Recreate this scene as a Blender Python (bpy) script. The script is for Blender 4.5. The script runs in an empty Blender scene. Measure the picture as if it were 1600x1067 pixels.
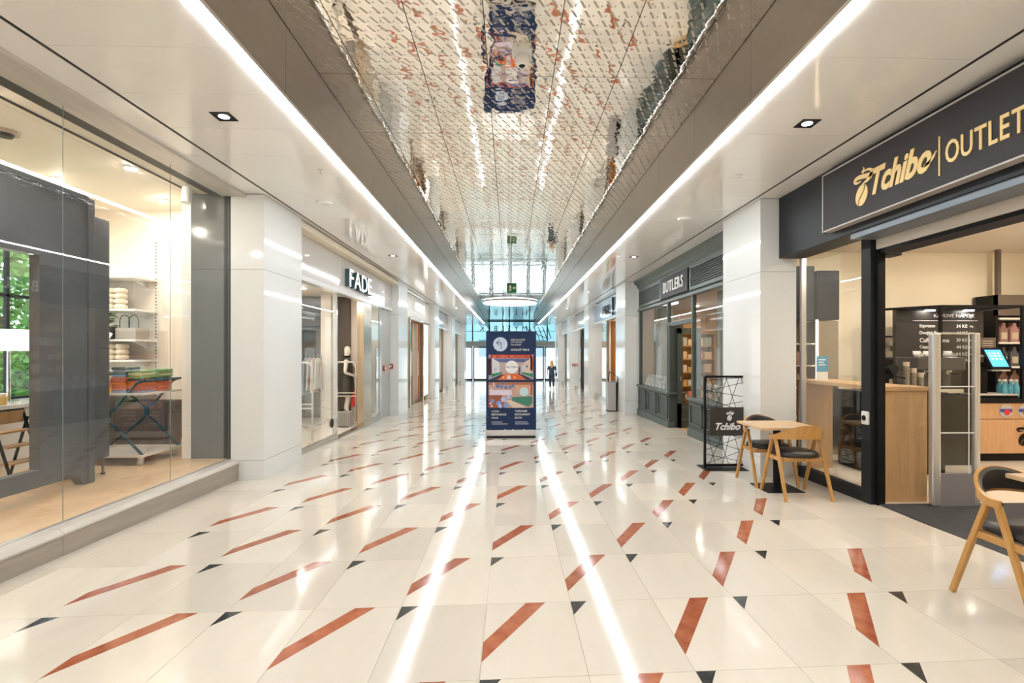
import bpy, math, random
from mathutils import Matrix, Vector
random.seed(7)
SC = bpy.context.scene
COL = SC.collection
PI = math.pi
R = math.radians

# ------------------------------------------------------------------ camera, world, exposure
EYE = 1.57            # eye height above the floor under the camera
SLOPE = 0.0194        # the passage floor falls gently away from the camera
cam_d = bpy.data.cameras.new('camera')
cam = bpy.data.objects.new('camera', cam_d); COL.objects.link(cam)
cam.location = (0, 0, EYE)
cam.rotation_euler = (R(90), 0, R(-1.5))
cam_d.sensor_width = 36; cam_d.lens = 18
cam_d.shift_x = -0.0112; cam_d.shift_y = 0.0106
cam_d.clip_start = .05; cam_d.clip_end = 400
SC.camera = cam

W = bpy.data.worlds.new('world'); SC.world = W; W.use_nodes = True
bg = W.node_tree.nodes['Background']
bg.inputs[0].default_value = (.76, .91, 1.0, 1); bg.inputs[1].default_value = 2.0
vs = SC.view_settings
vs.view_transform = 'Standard'; vs.look = 'None'; vs.gamma = 1; vs.exposure = 1.04
vs.use_curve_mapping = False
STRIP = 26.0
LAMP = 15.0

# ------------------------------------------------------------------ helpers
class M:
    """collects geometry and links it as one mesh object"""
    def __init__(s): s.v = []; s.f = []
    def add(s, vs_, fs):
        n = len(s.v); s.v += [tuple(p) for p in vs_]; s.f += [tuple(i + n for i in f) for f in fs]; return s
    def box(s, x0, y0, z0, x1, y1, z1):
        x0, x1 = min(x0, x1), max(x0, x1); y0, y1 = min(y0, y1), max(y0, y1); z0, z1 = min(z0, z1), max(z0, z1)
        return s.add([(x0,y0,z0),(x1,y0,z0),(x1,y1,z0),(x0,y1,z0),(x0,y0,z1),(x1,y0,z1),(x1,y1,z1),(x0,y1,z1)],
                     [(0,3,2,1),(4,5,6,7),(0,1,5,4),(1,2,6,5),(2,3,7,6),(3,0,4,7)])
    def cbox(s, c, d): return s.box(c[0]-d[0]/2, c[1]-d[1]/2, c[2]-d[2]/2, c[0]+d[0]/2, c[1]+d[1]/2, c[2]+d[2]/2)
    def prism(s, pts, fn, t):
        """2-D polygon pts, fn(u,v,w) -> xyz, w from 0 to t"""
        n = len(pts); vs_ = [fn(u, v, 0) for u, v in pts] + [fn(u, v, t) for u, v in pts]
        fs = [tuple(range(n))[::-1], tuple(range(n, 2*n))] + [(i, (i+1) % n, n+(i+1) % n, n+i) for i in range(n)]
        return s.add(vs_, fs)
    def tube(s, pts, r, n=8, cap=True, sq=False):
        pts = [Vector(p) for p in pts]; rs = r if isinstance(r, (list, tuple)) else [r]*len(pts)
        if sq: n = 4
        rings = []; prev = None
        for i, p in enumerate(pts):
            d = (pts[min(i+1, len(pts)-1)] - pts[max(i-1, 0)]).normalized()
            up = Vector((0,0,1)) if abs(d.z) < .95 else Vector((0,1,0))
            if prev is None: a = d.cross(up).normalized()
            else:
                a = prev - d*prev.dot(d); a = a.normalized() if a.length > 1e-6 else d.cross(up).normalized()
            prev = a; b = d.cross(a)
            o = PI/4 if sq else 0
            rings.append([p + (a*math.cos(o+2*PI*k/n) + b*math.sin(o+2*PI*k/n))*rs[i] for k in range(n)])
        vs_ = [q for rg in rings for q in rg]; fs = []
        for i in range(len(pts)-1):
            for k in range(n): fs.append((i*n+k, i*n+(k+1) % n, (i+1)*n+(k+1) % n, (i+1)*n+k))
        if cap: fs += [tuple(range(n))[::-1], tuple(range((len(pts)-1)*n, len(pts)*n))]
        return s.add(vs_, fs)
    def lathe(s, prof, c=(0,0,0), n=16, sx=1, sy=1):
        vs_ = []; fs = []
        for r, z in prof:
            for k in range(n): vs_.append((c[0]+r*sx*math.cos(2*PI*k/n), c[1]+r*sy*math.sin(2*PI*k/n), c[2]+z))
        for i in range(len(prof)-1):
            for k in range(n): fs.append((i*n+k, i*n+(k+1) % n, (i+1)*n+(k+1) % n, (i+1)*n+k))
        fs += [tuple(range(n))[::-1], tuple(range((len(prof)-1)*n, len(prof)*n))]
        return s.add(vs_, fs)
    def ell(s, c, d, n=14, m=9):
        prof = [(math.sin(PI*i/m)*.5+1e-4, -.5*math.cos(PI*i/m)) for i in range(m+1)]
        t = M().lathe(prof, (0,0,0), n)
        return s.add([(c[0]+x*d[0], c[1]+y*d[1], c[2]+z*d[2]) for x, y, z in t.v], t.f)
    def rot(s, a, c=(0,0)):
        ca, sa = math.cos(a), math.sin(a)
        s.v = [(c[0]+(x-c[0])*ca-(y-c[1])*sa, c[1]+(x-c[0])*sa+(y-c[1])*ca, z) for x, y, z in s.v]; return s
    def mesh(s, name, mat, smooth=False):
        me = bpy.data.meshes.new(name); me.from_pydata(s.v, [], s.f); me.materials.append(mat)
        if smooth: me.polygons.foreach_set('use_smooth', [True]*len(me.polygons))
        me.update(); return me
    def build(s, name, mat, parent=None, smooth=False, bevel=0, seg=2, label=None, kind=None):
        return link(name, s.mesh(name, mat, smooth), parent, bevel, seg, label, kind)

def link(name, me, parent=None, bevel=0, seg=2, label=None, kind=None):
    o = bpy.data.objects.new(name, me); COL.objects.link(o)
    if parent:
        o.parent = parent
        if parent.type == 'EMPTY': o.matrix_parent_inverse = Matrix.Translation(-Vector(parent.location))
    if bevel:
        b = o.modifiers.new('bevel', 'BEVEL'); b.width = bevel; b.segments = seg; b.limit_method = 'ANGLE'
    if label: o['label'] = label
    if kind: o['kind'] = kind
    return o

def tag(o, label, cat, group=None):
    o['label'] = label; o['category'] = cat
    if group: o['group'] = group
    return o
def thing(name, label, cat, loc=(0,0,0), group=None):
    e = bpy.data.objects.new(name, None); COL.objects.link(e); e.location = loc; e.empty_display_size = .1
    return tag(e, label, cat, group)
def struct(name, m, mat, parent=None, **k):
    o = m.build(name, mat, parent, **k)
    if parent is None: o['kind'] = 'structure'
    return o
def copy_tree(root, loc, rz, label=None, parent=None):
    c = root.copy(); COL.objects.link(c)
    if parent is None:
        c.location = loc; c.rotation_euler = (0, 0, rz)
        if label: c['label'] = label
    else: c.parent = parent
    for ch in list(root.children): copy_tree(ch, None, None, None, c)
    return c
def fz(y): return -SLOPE*y       # floor height at depth y

# ------------------------------------------------------------------ materials
MATS = {}
def mat(name, col=(.8,.8,.8), rough=.5, metal=0., emit=0., noise=0., nscale=4., nstretch=(1,1,1), col2=None, spec=.5, bump=0., rand=0., trans=0., coat=0.):
    if name in MATS: return MATS[name]
    m = bpy.data.materials.new(name); m.use_nodes = True; nt = m.node_tree; b = nt.nodes['Principled BSDF']
    b.inputs['Base Color'].default_value = (*col, 1); b.inputs['Roughness'].default_value = rough; b.inputs['Metallic'].default_value = metal
    b.inputs['Specular IOR Level'].default_value = spec
    if coat: b.inputs['Coat Weight'].default_value = coat; b.inputs['Coat Roughness'].default_value = .05
    if trans: b.inputs['Transmission Weight'].default_value = trans
    if emit:
        b.inputs['Emission Color'].default_value = (*col, 1); b.inputs['Emission Strength'].default_value = emit
    src = None
    if noise or bump:
        tc = nt.nodes.new('ShaderNodeTexCoord'); mp = nt.nodes.new('ShaderNodeMapping'); mp.inputs['Scale'].default_value = nstretch
        no = nt.nodes.new('ShaderNodeTexNoise'); no.inputs['Scale'].default_value = nscale; no.inputs['Detail'].default_value = 6; no.inputs['Roughness'].default_value = .6
        nt.links.new(tc.outputs['Object'], mp.inputs[0]); nt.links.new(mp.outputs[0], no.inputs['Vector'])
        if noise:
            r = nt.nodes.new('ShaderNodeValToRGB'); r.color_ramp.elements[0].position = .5-noise/2; r.color_ramp.elements[1].position = .5+noise/2
            r.color_ramp.elements[0].color = (*(col2 or [c*.8 for c in col]), 1); r.color_ramp.elements[1].color = (*col, 1)
            nt.links.new(no.outputs['Fac'], r.inputs[0]); src = r.outputs[0]
        if bump:
            bp = nt.nodes.new('ShaderNodeBump'); bp.inputs['Strength'].default_value = bump; bp.inputs['Distance'].default_value = .01
            nt.links.new(no.outputs['Fac'], bp.inputs['Height']); nt.links.new(bp.outputs[0], b.inputs['Normal'])
    if rand:
        oi = nt.nodes.new('ShaderNodeObjectInfo'); hs = nt.nodes.new('ShaderNodeHueSaturation'); mr = nt.nodes.new('ShaderNodeMapRange')
        mr.inputs['To Min'].default_value = 1-rand; mr.inputs['To Max'].default_value = 1+rand*.6
        nt.links.new(oi.outputs['Random'], mr.inputs[0]); nt.links.new(mr.outputs[0], hs.inputs['Value'])
        if src: nt.links.new(src, hs.inputs['Color'])
        else: hs.inputs['Color'].default_value = (*col, 1)
        src = hs.outputs[0]
    if src: nt.links.new(src, b.inputs['Base Color'])
    MATS[name] = m; return m

def glass_mat(name, tint=(1,1,1), refl=1.0, ior=1.5):
    if name in MATS: return MATS[name]
    m = bpy.data.materials.new(name); m.use_nodes = True; nt = m.node_tree; nt.nodes.remove(nt.nodes['Principled BSDF'])
    out = nt.nodes['Material Output']; tr = nt.nodes.new('ShaderNodeBsdfTransparent'); tr.inputs[0].default_value = (*tint, 1)
    gl = nt.nodes.new('ShaderNodeBsdfGlossy'); gl.inputs['Roughness'].default_value = 0.0; gl.inputs[0].default_value = (refl, refl, refl, 1)
    fr = nt.nodes.new('ShaderNodeFresnel'); fr.inputs[0].default_value = ior; mx = nt.nodes.new('ShaderNodeMixShader')
    ge = nt.nodes.new('ShaderNodeNewGeometry'); mr = nt.nodes.new('ShaderNodeMapRange'); mr.inputs['To Min'].default_value = ior; mr.inputs['To Max'].default_value = 1/ior
    nt.links.new(ge.outputs['Backfacing'], mr.inputs[0]); nt.links.new(mr.outputs[0], fr.inputs[0])   # same reflectance from both faces of a pane
    nt.links.new(fr.outputs[0], mx.inputs[0]); nt.links.new(tr.outputs[0], mx.inputs[1]); nt.links.new(gl.outputs[0], mx.inputs[2]); nt.links.new(mx.outputs[0], out.inputs[0])
    MATS[name] = m; return m

TILE = mat('cream_stone', (.705,.648,.560), .085, noise=.5, nscale=2.2, nstretch=(1,.35,1), col2=(.64,.572,.472), rand=.11, spec=.42)
TILEF = mat('cream_stone_far', (.705,.648,.560), .085, noise=.5, nscale=2.2, nstretch=(1,.35,1), col2=(.64,.572,.472), spec=.42)
GROUT = mat('grout', (.50,.43,.34), .5)
RED = mat('red_marble', (.46,.15,.07), .09, noise=.35, nscale=9, col2=(.31,.075,.032), rand=.15)
BLACKST = mat('black_marble', (.045,.05,.05), .09, noise=.3, nscale=20, col2=(.02,.023,.025))
CEIL = mat('ceiling_panel_paint', (.93,.92,.895), .07, spec=.45, rand=.015)
WHITEP = mat('white_enamel_panel', (.80,.81,.79), .06, spec=.5, rand=.012)
DARKGAP = mat('dark_gap', (.02,.02,.02), .6)
BULK = mat('bulkhead_metal', (.36,.32,.275), .28, metal=.55, noise=.5, nscale=1.5, nstretch=(1,.6,3), col2=(.31,.275,.235))
LEDM = mat('led_strip_light', (.90,.95,1), .5, emit=STRIP)
LAMPM = mat('shop_lamp', (1,.93,.82), .5, emit=LAMP)
LAMPW = mat('warm_lamp', (1,.83,.6), .5, emit=LAMP)
DISCM = mat('round_lamp', (.93,.97,1), .5, emit=2.2)
GLASS = glass_mat('clear_glass', (.985,.995,.99), 1.0)
GLASST = glass_mat('teal_glass', (.50,.66,.695), 1.0)
GLASSD = glass_mat('grey_glass', (.86,.88,.88), 1.0)
GEDGE = mat('glass_edge', (.16,.27,.26), .1)
STEEL = mat('brushed_steel', (.55,.51,.45), .22, metal=1, noise=.4, nscale=3, nstretch=(1,1,12), col2=(.47,.43,.38))
BRONZE = mat('bronze_steel', (.60,.50,.38), .2, metal=1, noise=.4, nscale=3, nstretch=(8,8,.3), col2=(.46,.37,.27))
ALU = mat('aluminium', (.72,.72,.72), .3, metal=.8)
CHROME = mat('chrome', (.8,.8,.8), .08, metal=1)
BLACK = mat('black_satin', (.005,.005,.006), .45, spec=.22)
BLACKM = mat('black_metal', (.025,.026,.028), .4, metal=.3)
ANTH = mat('anthracite', (.016,.018,.021), .45, spec=.25)
GREYCAB = mat('grey_cabinet', (.085,.09,.10), .35, spec=.3, noise=.3, nscale=2, col2=(.105,.11,.12))
WARMW = mat('warm_wall', (.88,.79,.68), .6)
WHITEW = mat('white_wall', (.87,.84,.79), .55)
CREAMW = mat('cream_wall', (.85,.76,.60), .6)
CREAMP = mat('cream_panel', (.56,.50,.41), .35)
STONE = mat('taupe_stone', (.42,.37,.31), .3, noise=.5, nscale=3, nstretch=(6,.6,6), col2=(.33,.285,.235))
STONEL = mat('light_stone', (.62,.585,.53), .3, noise=.4, nscale=3, nstretch=(6,.6,6), col2=(.52,.48,.43))
OAK = mat('oak', (.62,.40,.20), .38, noise=.6, nscale=3.5, nstretch=(9,9,.8), col2=(.50,.30,.135))
OAKC = mat('chair_oak', (.60,.33,.10), .35, noise=.6, nscale=4, nstretch=(7,7,1), col2=(.48,.24,.065))
OAKT = mat('table_oak', (.72,.50,.29), .3, noise=.6, nscale=3, nstretch=(1.2,10,10), col2=(.62,.40,.21))
OAKD = mat('counter_oak', (.66,.40,.21), .4, noise=.6, nscale=3, nstretch=(9,9,.8), col2=(.54,.30,.145))
PARQ = mat('parquet', (.62,.44,.27), .35, noise=.6, nscale=3, nstretch=(1.5,9,1), col2=(.53,.36,.21), rand=.12)
LEATH = mat('black_leather', (.018,.017,.017), .38, bump=.05, nscale=120)
SIGNB = mat('sign_board', (.040,.036,.036), .5, spec=.2)
GOLD = mat('gold_letter', (.80,.58,.23), .4)
WHITEL = mat('white_letter', (.88,.87,.85), .4)
WHITEE = mat('lit_white_letter', (1,.99,.97), .4, emit=.3)
TEALL = mat('letter_side_dark', (.035,.09,.11), .3)
GREEN = mat('green_paint', (.075,.098,.088), .4)
GREEND = mat('green_paint_deep', (.05,.066,.06), .45)
MATM = mat('mat_pile', (.055,.057,.062), .9, noise=.3, nscale=60, col2=(.025,.026,.03), bump=.3)
TEAL = mat('teal_steel', (.02,.085,.12), .3, metal=.5)
NAVY = mat('navy_print', (.020,.040,.105), .5, spec=.2)
PALEB = mat('pale_blue_print', (.60,.70,.88), .4)
BROWN = mat('brown_wall', (.13,.10,.08), .5)
WOODO = mat('orange_wood', (.55,.20,.03), .35, noise=.6, nscale=3, nstretch=(8,8,.6), col2=(.42,.135,.015))
SKIN = mat('skin', (.70,.43,.31), .5)
MANN = mat('mannequin_white', (.86,.81,.74), .3)
PAPER = mat('white_card', (.86,.86,.85), .5)
LEAF = mat('leaf_green', (.09,.25,.035), .5, noise=.5, nscale=30, col2=(.045,.15,.015), rand=.2)
LEAFL = mat('tree_leaf', (.16,.38,.07), .6, noise=.6, nscale=5, col2=(.06,.20,.03))
REDP = mat('red_plastic', (.62,.03,.03), .4)
REDD = mat('red_box_paint', (.45,.05,.045), .4)
def C(r, g, b, rough=.5): return mat('paint_%02x%02x%02x' % (int(r*255), int(g*255), int(b*255)), (r, g, b), rough)

# mirror ceiling: polished metal with punched slanted windows and small triangles in taupe
def mirror_mat():
    m = bpy.data.materials.new('punched_mirror_metal'); m.use_nodes = True; nt = m.node_tree; N = nt.nodes; L = nt.links; b = N['Principled BSDF']
    tc = N.new('ShaderNodeTexCoord'); sp = N.new('ShaderNodeSeparateXYZ'); L.new(tc.outputs['Object'], sp.inputs[0])
    def mth(op, a, c=None, d=None):
        n = N.new('ShaderNodeMath'); n.operation = op
        for i, q in enumerate((a, c, d)):
            if q is None: continue
            if isinstance(q, (int, float)): n.inputs[i].default_value = q
            else: L.new(q, n.inputs[i])
        return n.outputs[0]
    v = mth('DIVIDE', sp.outputs['Y'], .118); row = mth('FLOOR', v); b_ = mth('SUBTRACT', v, row)
    u = mth('ADD', mth('DIVIDE', sp.outputs['X'], .106), mth('MULTIPLY', row, .5)); a_ = mth('FRACT', u)
    bc = mth('SUBTRACT', b_, .5)
    para = mth('MULTIPLY', mth('LESS_THAN', mth('ABSOLUTE', mth('SUBTRACT', mth('SUBTRACT', a_, .36), mth('MULTIPLY', bc, .62))), .105),
               mth('LESS_THAN', mth('ABSOLUTE', bc), .34))
    tri = mth('MULTIPLY', mth('GREATER_THAN', b_, .60), mth('LESS_THAN', mth('ADD', mth('ABSOLUTE', mth('SUBTRACT', a_, .84)), mth('MULTIPLY', mth('SUBTRACT', b_, .60), .45)), .09))
    mask = mth('MINIMUM', mth('ADD', para, tri), 1.0)
    mc = N.new('ShaderNodeMix'); mc.data_type = 'RGBA'; L.new(mask, mc.inputs['Factor'])
    mc.inputs['A'].default_value = (.97,.925,.85,1); mc.inputs['B'].default_value = (.50,.45,.385,1); L.new(mc.outputs['Result'], b.inputs['Base Color'])
    L.new(mth('MULTIPLY_ADD', mask, .5, .025), b.inputs['Roughness']); L.new(mth('MULTIPLY_ADD', mask, -.75, 1.0), b.inputs['Metallic'])
    no = N.new('ShaderNodeTexNoise'); no.inputs['Scale'].default_value = 7; no.inputs['Detail'].default_value = 1
    L.new(tc.outputs['Object'], no.inputs['Vector'])
    bp = N.new('ShaderNodeBump'); bp.inputs['Strength'].default_value = .05; bp.inputs['Distance'].default_value = .03
    L.new(no.outputs['Fac'], bp.inputs['Height']); L.new(bp.outputs[0], b.inputs['Normal'])
    return m
MIRROR = mirror_mat()

# orientation frames: (u, v, w) -> world for text and flat shapes
ORI = {'L': ((0,1,0),(0,0,1),(1,0,0)), 'R': ((0,-1,0),(0,0,1),(-1,0,0)), 'C': ((1,0,0),(0,0,1),(0,-1,0)), 'B': ((-1,0,0),(0,0,1),(0,1,0))}
def frame(ori, o):
    X, Y, Z = ORI[ori]
    return lambda u, v, w=0: tuple(o[i] + X[i]*u + Y[i]*v + Z[i]*w for i in range(3))
def text_geo(body, shear=0., bold=0., ext=.02):
    cu = bpy.data.curves.new('t', 'FONT'); cu.body = body; cu.size = 1; cu.shear = shear; cu.offset = bold; cu.extrude = ext/2; cu.resolution_u = 3
    ob = bpy.data.objects.new('t', cu); COL.objects.link(ob)
    me = bpy.data.meshes.new_from_object(ob.evaluated_get(bpy.context.evaluated_depsgraph_get()))
    vs_ = [tuple(v.co) for v in me.vertices]; fs = [tuple(p.vertices) for p in me.polygons]
    bpy.data.objects.remove(ob); bpy.data.curves.remove(cu); bpy.data.meshes.remove(me)
    return vs_, fs
def bbox(vs_):
    xs = [v[0] for v in vs_]; ys = [v[1] for v in vs_]; return min(xs), min(ys), max(xs), max(ys)
def text(body, ori, o, h, w=None, d=.004, material=None, parent=None, name='lettering', shear=0., bold=0., label=None):
    """one line of print, lower left at o, cap height h, fitted to width w"""
    vs_, fs = text_geo(body, shear, bold); x0, y0, x1, y1 = bbox(vs_); fn = frame(ori, o)
    sy = h/(y1-y0); sx = w/(x1-x0) if w else sy
    return M().add([fn((x-x0)*sx, (y-y0)*sy, (z+.01)/.02*d) for x, y, z in vs_], fs).build(name, material or WHITEL, parent, label=label)
def letters(body, ori, o, h, w, d, material, parent, name='letter', bold=0., gap=.12, side=None):
    """each letter a mesh of its own"""
    geo = []; x = 0
    for ch in body:
        vs_, fs = text_geo(ch, 0, bold); b = bbox(vs_); geo.append((vs_, fs, x-b[0])); x += b[2]-b[0]+gap
    tot = x-gap; fn = frame(ori, o); sx = w/tot; sy = h/.73; out = []
    for vs_, fs, off in geo:
        m = M().add([fn((q[0]+off)*sx, q[1]*sy, (q[2]+.01)/.02*d) for q in vs_], fs)
        out.append(m.build(name, material, parent))
        if side: M().add([fn((q[0]+off)*sx, q[1]*sy, (q[2]+.01)/.02*.095-.096) for q in vs_], fs).build('letter_return', side, out[-1])
    return out
def ribbon(pts, ws):
    L_ = []; R_ = []
    for i, p in enumerate(pts):
        a = pts[max(i-1,0)]; b = pts[min(i+1,len(pts)-1)]; dx, dy = b[0]-a[0], b[1]-a[1]; l = math.hypot(dx, dy) or 1
        L_.append((p[0]-dy/l*ws[i], p[1]+dx/l*ws[i])); R_.append((p[0]+dy/l*ws[i], p[1]-dx/l*ws[i]))
    return L_, R_
def strip_mesh(pts, ws, fn, t):
    m = M(); L_, R_ = ribbon(pts, ws)
    for i in range(len(pts)-1): m.prism([L_[i], R_[i], R_[i+1], L_[i+1]], fn, t)
    return m
def bean_logo(ori, o, s, material, parent, d=.006):
    """coffee bean with a curl of steam; s = overall height, o = centre bottom"""
    fn0 = frame(ori, o); fn = lambda u, v, w: fn0(u*s, v*s, w)
    a = R(-22)
    for sg in (-1, 1):
        p = []
        for k in range(13):
            t = -PI/2 + PI*k/12
            p.append((sg*(.20*math.cos(t)+.012), .27*math.sin(t)))
        for k in range(5):
            q = .25-.50*k/4; p.append((.05*math.sin(q*10)+sg*.02, q))
        p = [(x*math.cos(a)-y*math.sin(a), .30+x*math.sin(a)+y*math.cos(a)) for x, y in p]
        if sg < 0: p = p[::-1]
        M().prism(p, fn, d).build('bean_half', material, parent)
    st = [(-.02,.66),(-.20,.66),(-.26,.74),(-.10,.78),(.16,.74),(.34,.72),(.38,.80),(.24,.88),(.08,.87)]
    pts = []
    for i in range(len(st)-1):
        for k in range(4):
            t = k/4; p0 = st[max(i-1,0)]; p1 = st[i]; p2 = st[i+1]; p3 = st[min(i+2,len(st)-1)]
            pts.append(tuple(.5*(2*p1[j]+(p2[j]-p0[j])*t+(2*p0[j]-5*p1[j]+4*p2[j]-p3[j])*t*t+(3*p1[j]-p0[j]-3*p2[j]+p3[j])*t**3) for j in (0,1)))
    n = len(pts); strip_mesh(pts, [.012+.045*math.sin(PI*(i+.5)/n) for i in range(n)], fn, d).build('steam_curl', material, parent)
    p2 = [(.37,.76),(.30,.66),(.17,.60),(.02,.57)]; strip_mesh(p2, [.05,.05,.035,.01], fn, d).build('steam_tail', material, parent)
    p3 = [(.02,.86),(.09,.93),(.06,1.0)]; strip_mesh(p3, [.045,.03,.006], fn, d).build('steam_tip', material, parent)

# ------------------------------------------------------------------ floor of the passage (gently falling), tiles and inlays
ZC, ZM, XL, XR = 3.69, 4.33, -1.90, 2.09
PX, PY, X0, Y0, SH = .546, .795, .395, 3.336, .0378
floor = struct('floor', M().box(-3.66, -4.2, -.30, 4.03, 45.4, -.0035).box(-4.1, 38.6, -.30, -3.66, 45.4, -.0035), GROUT)
floor.rotation_euler = (-math.atan(SLOPE), 0, 0)
def tile_poly(g=.0012, a=0, b=PX): return [(a+g, -PY+g+SH*a), (b-g, -PY+g+SH*b), (b-g, -g+SH*b), (a+g, -g+SH*a)]
def slab(pts, z0, z1): return M().prism(pts, lambda u, v, w: (u, v, z0+w), z1-z0)
tile_me = slab(tile_poly(), -.010, 0).mesh('floor_tile', TILE)
EDGE = {-8: (.313, PX), 6: (0, .355)}
edge_me = {k: slab(tile_poly(.0012, *v), -.010, 0).mesh('floor_tile', TILE) for k, v in EDGE.items()}
red_pts = [(.0015, -.645), (.382, SH*.38), (.255, SH*.255), (.0015, -.455)]
blk_pts = [(.0015, -.177), (.106, SH*.1), (.0015, 0)]
red_me = slab(red_pts, -.004, .0006).mesh('red_inlay', RED); blk_me = slab(blk_pts, -.004, .0006).mesh('black_inlay', BLACKST)
far_t = M(); far_r = M(); far_b = M()
for r in range(-9, 54):
    for k in range(-8, 7):
        x = X0+k*PX; y = Y0+r*PY+SH*x
        near = -2 <= r <= 17
        if near: o = link('floor_tile', edge_me.get(k, tile_me), floor); o.location = (x, y, 0)
        else: far_t.add([(u+x, v+y, z) for u, v, z in [(q[0], q[1], -.002) for q in tile_poly(.002, *EDGE.get(k, (0, PX)))]], [(0,1,2,3)])
        if -6 <= k <= 4 and r < 46:
            even = (k+r) % 2 == 0
            if near: o = link('black_inlay' if even else 'red_inlay', blk_me if even else red_me, floor); o.location = (x, y, 0)
            else:
                p = blk_pts if even else red_pts
                (far_b if even else far_r).add([(u+x, v+y, -.0012) for u, v in p], [tuple(range(len(p)))])
far_t.build('far_floor_tiles', TILEF, floor, kind='stuff')
far_r.build('far_red_inlays', RED, floor, kind='stuff'); far_b.build('far_black_inlays', BLACKST, floor, kind='stuff')

# ------------------------------------------------------------------ ceiling: side panels, bulkheads, strips, mirror panels
cm = M()
cm.box(-4.1, 2.98, ZC+.03, XL-.02, 38.6, ZC+.10).box(XR+.02, 2.98, ZC+.03, 4.1, 38.6, ZC+.10).box(-4.1, -4.2, ZC+.03, 4.1, 2.98, ZC+.10)
cm.box(XL-.1, 2.9, ZM+.05, XR+.1, 44.6, ZM+.12)
ceiling = struct('ceiling', cm, DARKGAP)
pl = .65
def cpanel(w): return M().box(0, 0, 0, w, pl-.004, .03).mesh('ceiling_panel', CEIL)
cl, cb, cr = cpanel(-3.235+0+4.55-.0), cpanel(.30), cpanel(1.24)
lw = XL-.05-(-3.205); rw = 3.365-(XR+.05)
lp = M().box(0,0,0,lw,pl-.003,.03).mesh('ceiling_panel', CEIL); rp = M().box(0,0,0,rw,pl-.003,.03).mesh('ceiling_panel', CEIL)
eb = M().box(0,0,0,.31,2*pl-.003,.03).mesh('edge_panel', CEIL)
n = 0
y = 2.97
while y < 38.4:
    for me, x in ((lp, -3.205), (rp, XR+.05)):
        o = link('ceiling_panel', me, ceiling); o.location = (x, y, ZC)
    if n % 2 == 0:
        for x in (-3.55, 3.40):
            o = link('edge_panel', eb, ceiling); o.location = (x, y, ZC)
    y += pl; n += 1
bp_ = M().box(0,0,0,1.36,1.365,.03).mesh('ceiling_panel', CEIL)
for i in range(6):
    for j in range(5):
        o = link('ceiling_panel', bp_, ceiling); o.location = (-3.9+1.365*i-.2, -4.0+1.39*j, ZC)
struct('trim_7', M().box(-3.238, 2.97, ZC+.003, -3.206, 38.4, ZC+.03), DARKGAP); struct('trim_8', M().box(3.366, 2.97, ZC+.003, 3.398, 38.4, ZC+.03), DARKGAP)  # dark strips put in the open ceiling gaps to read as shade
# recess walls (bulkheads) beside the mirror and at its near end
for nm, x, sg in (('wall_bulkhead_left', XL, 1), ('wall_bulkhead_right', XR, -1)):
    b = struct(nm, M().box(x-.02*sg-.02, 2.98, ZC+.012, x-.02*sg+.015, 44.6, ZM+.06), DARKGAP)
    y = 3.0; k = 0
    me = M().box(-.008, 0, 0, .008, 1.368, ZM-ZC-.018).mesh('bulkhead_panel', BULK)
    while y < 44.4:
        o = link('bulkhead_panel', me, b); o.location = (x, y, ZC+.012); y += 1.372
struct('wall_recess_end', M().box(XL, 2.93, ZC, XR, 2.985, ZM+.06), CEIL)
for nm, x, lab in (('trim_1', XL-.015, 0), ('trim_2', XR+.015, 0)):
    struct(nm, M().box(x-.045, 2.985, ZC-.002, x+.045, 38.3, ZC+.03), ALU)
for x, side in ((XL-.01, 'left'), (XR+.01, 'right')):
    t = thing('strip_light', 'long white linear strip light along the %s edge of the mirrored ceiling' % side, 'strip light', (x, 3, ZC))
    M().box(x-.036, 3.0, ZC-.010, x+.036, 37.4, ZC-.003).build('diffuser', LEDM, t)
    for yy in (2.99, 37.4): M().box(x-.04, yy, ZC-.012, x+.04, yy+.01, ZC-.002).build('end_cap', ALU, t)
for x, side in ((-1.2, 'left'), (1.3, 'right')):  # extra strips out of view, added to brighten the near end
    t = thing('strip_light', 'linear strip light in the plain ceiling near the entrance, %s one' % side, 'strip light', (x, -3, ZC))
    M().box(x-.036, -3.6, ZC-.010, x+.036, 2.5, ZC-.003).build('diffuser', LEDM, t)
# mirror panels, each slightly pillowed
def mirror_panel(w, l, amp=.002):
    m = M(); nx, ny = 8, 14
    for j in range(ny+1):
        for i in range(nx+1):
            u, v = i/nx, j/ny
            bl = (math.sin(PI*u)**.8)*(math.sin(PI*v)**.8)
            m.v.append((u*w, v*l, -amp*bl*1.0 - .0006*math.sin(2*PI*v*2)*math.sin(PI*u)))
    for j in range(ny):
        for i in range(nx): a = j*(nx+1)+i; m.f.append((a, a+nx+1, a+nx+2, a+1))
    return m.mesh('mirror_panel', MIRROR, True)
xs = [XL+.008, -1.49, -.853, -.216, .43, 1.067, 1.704, XR-.008]
cache = {}
for i in range(7):
    w = xs[i+1]-xs[i]-.007
    key = round(w, 2)
    if key not in cache: cache[key] = mirror_panel(w, 1.364)
    y = 5.12-1.37*2+.37
    for j in range(31):
        yy = 2.38+.0+1.37*j+.0
        if yy < 2.3 or yy > 43.4: continue
        o = link('mirror_panel', cache[key], ceiling); o.location = (xs[i]+.0035, yy if yy > 2.9 else yy, ZM)

# ------------------------------------------------------------------ outer walls of the building shell
struct('wall_rear', M().box(-10, -4.5, -.4, 10, -4.2, 4.6), WHITEW)
struct('wall_behind_left', M().box(-3.95, -4.2, -.3, -3.62, -1.6, ZC+.05), WHITEW)
struct('wall_behind_right', M().box(3.75, -4.2, -.3, 4.0, -1.6, ZC+.05), WHITEW)

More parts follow.
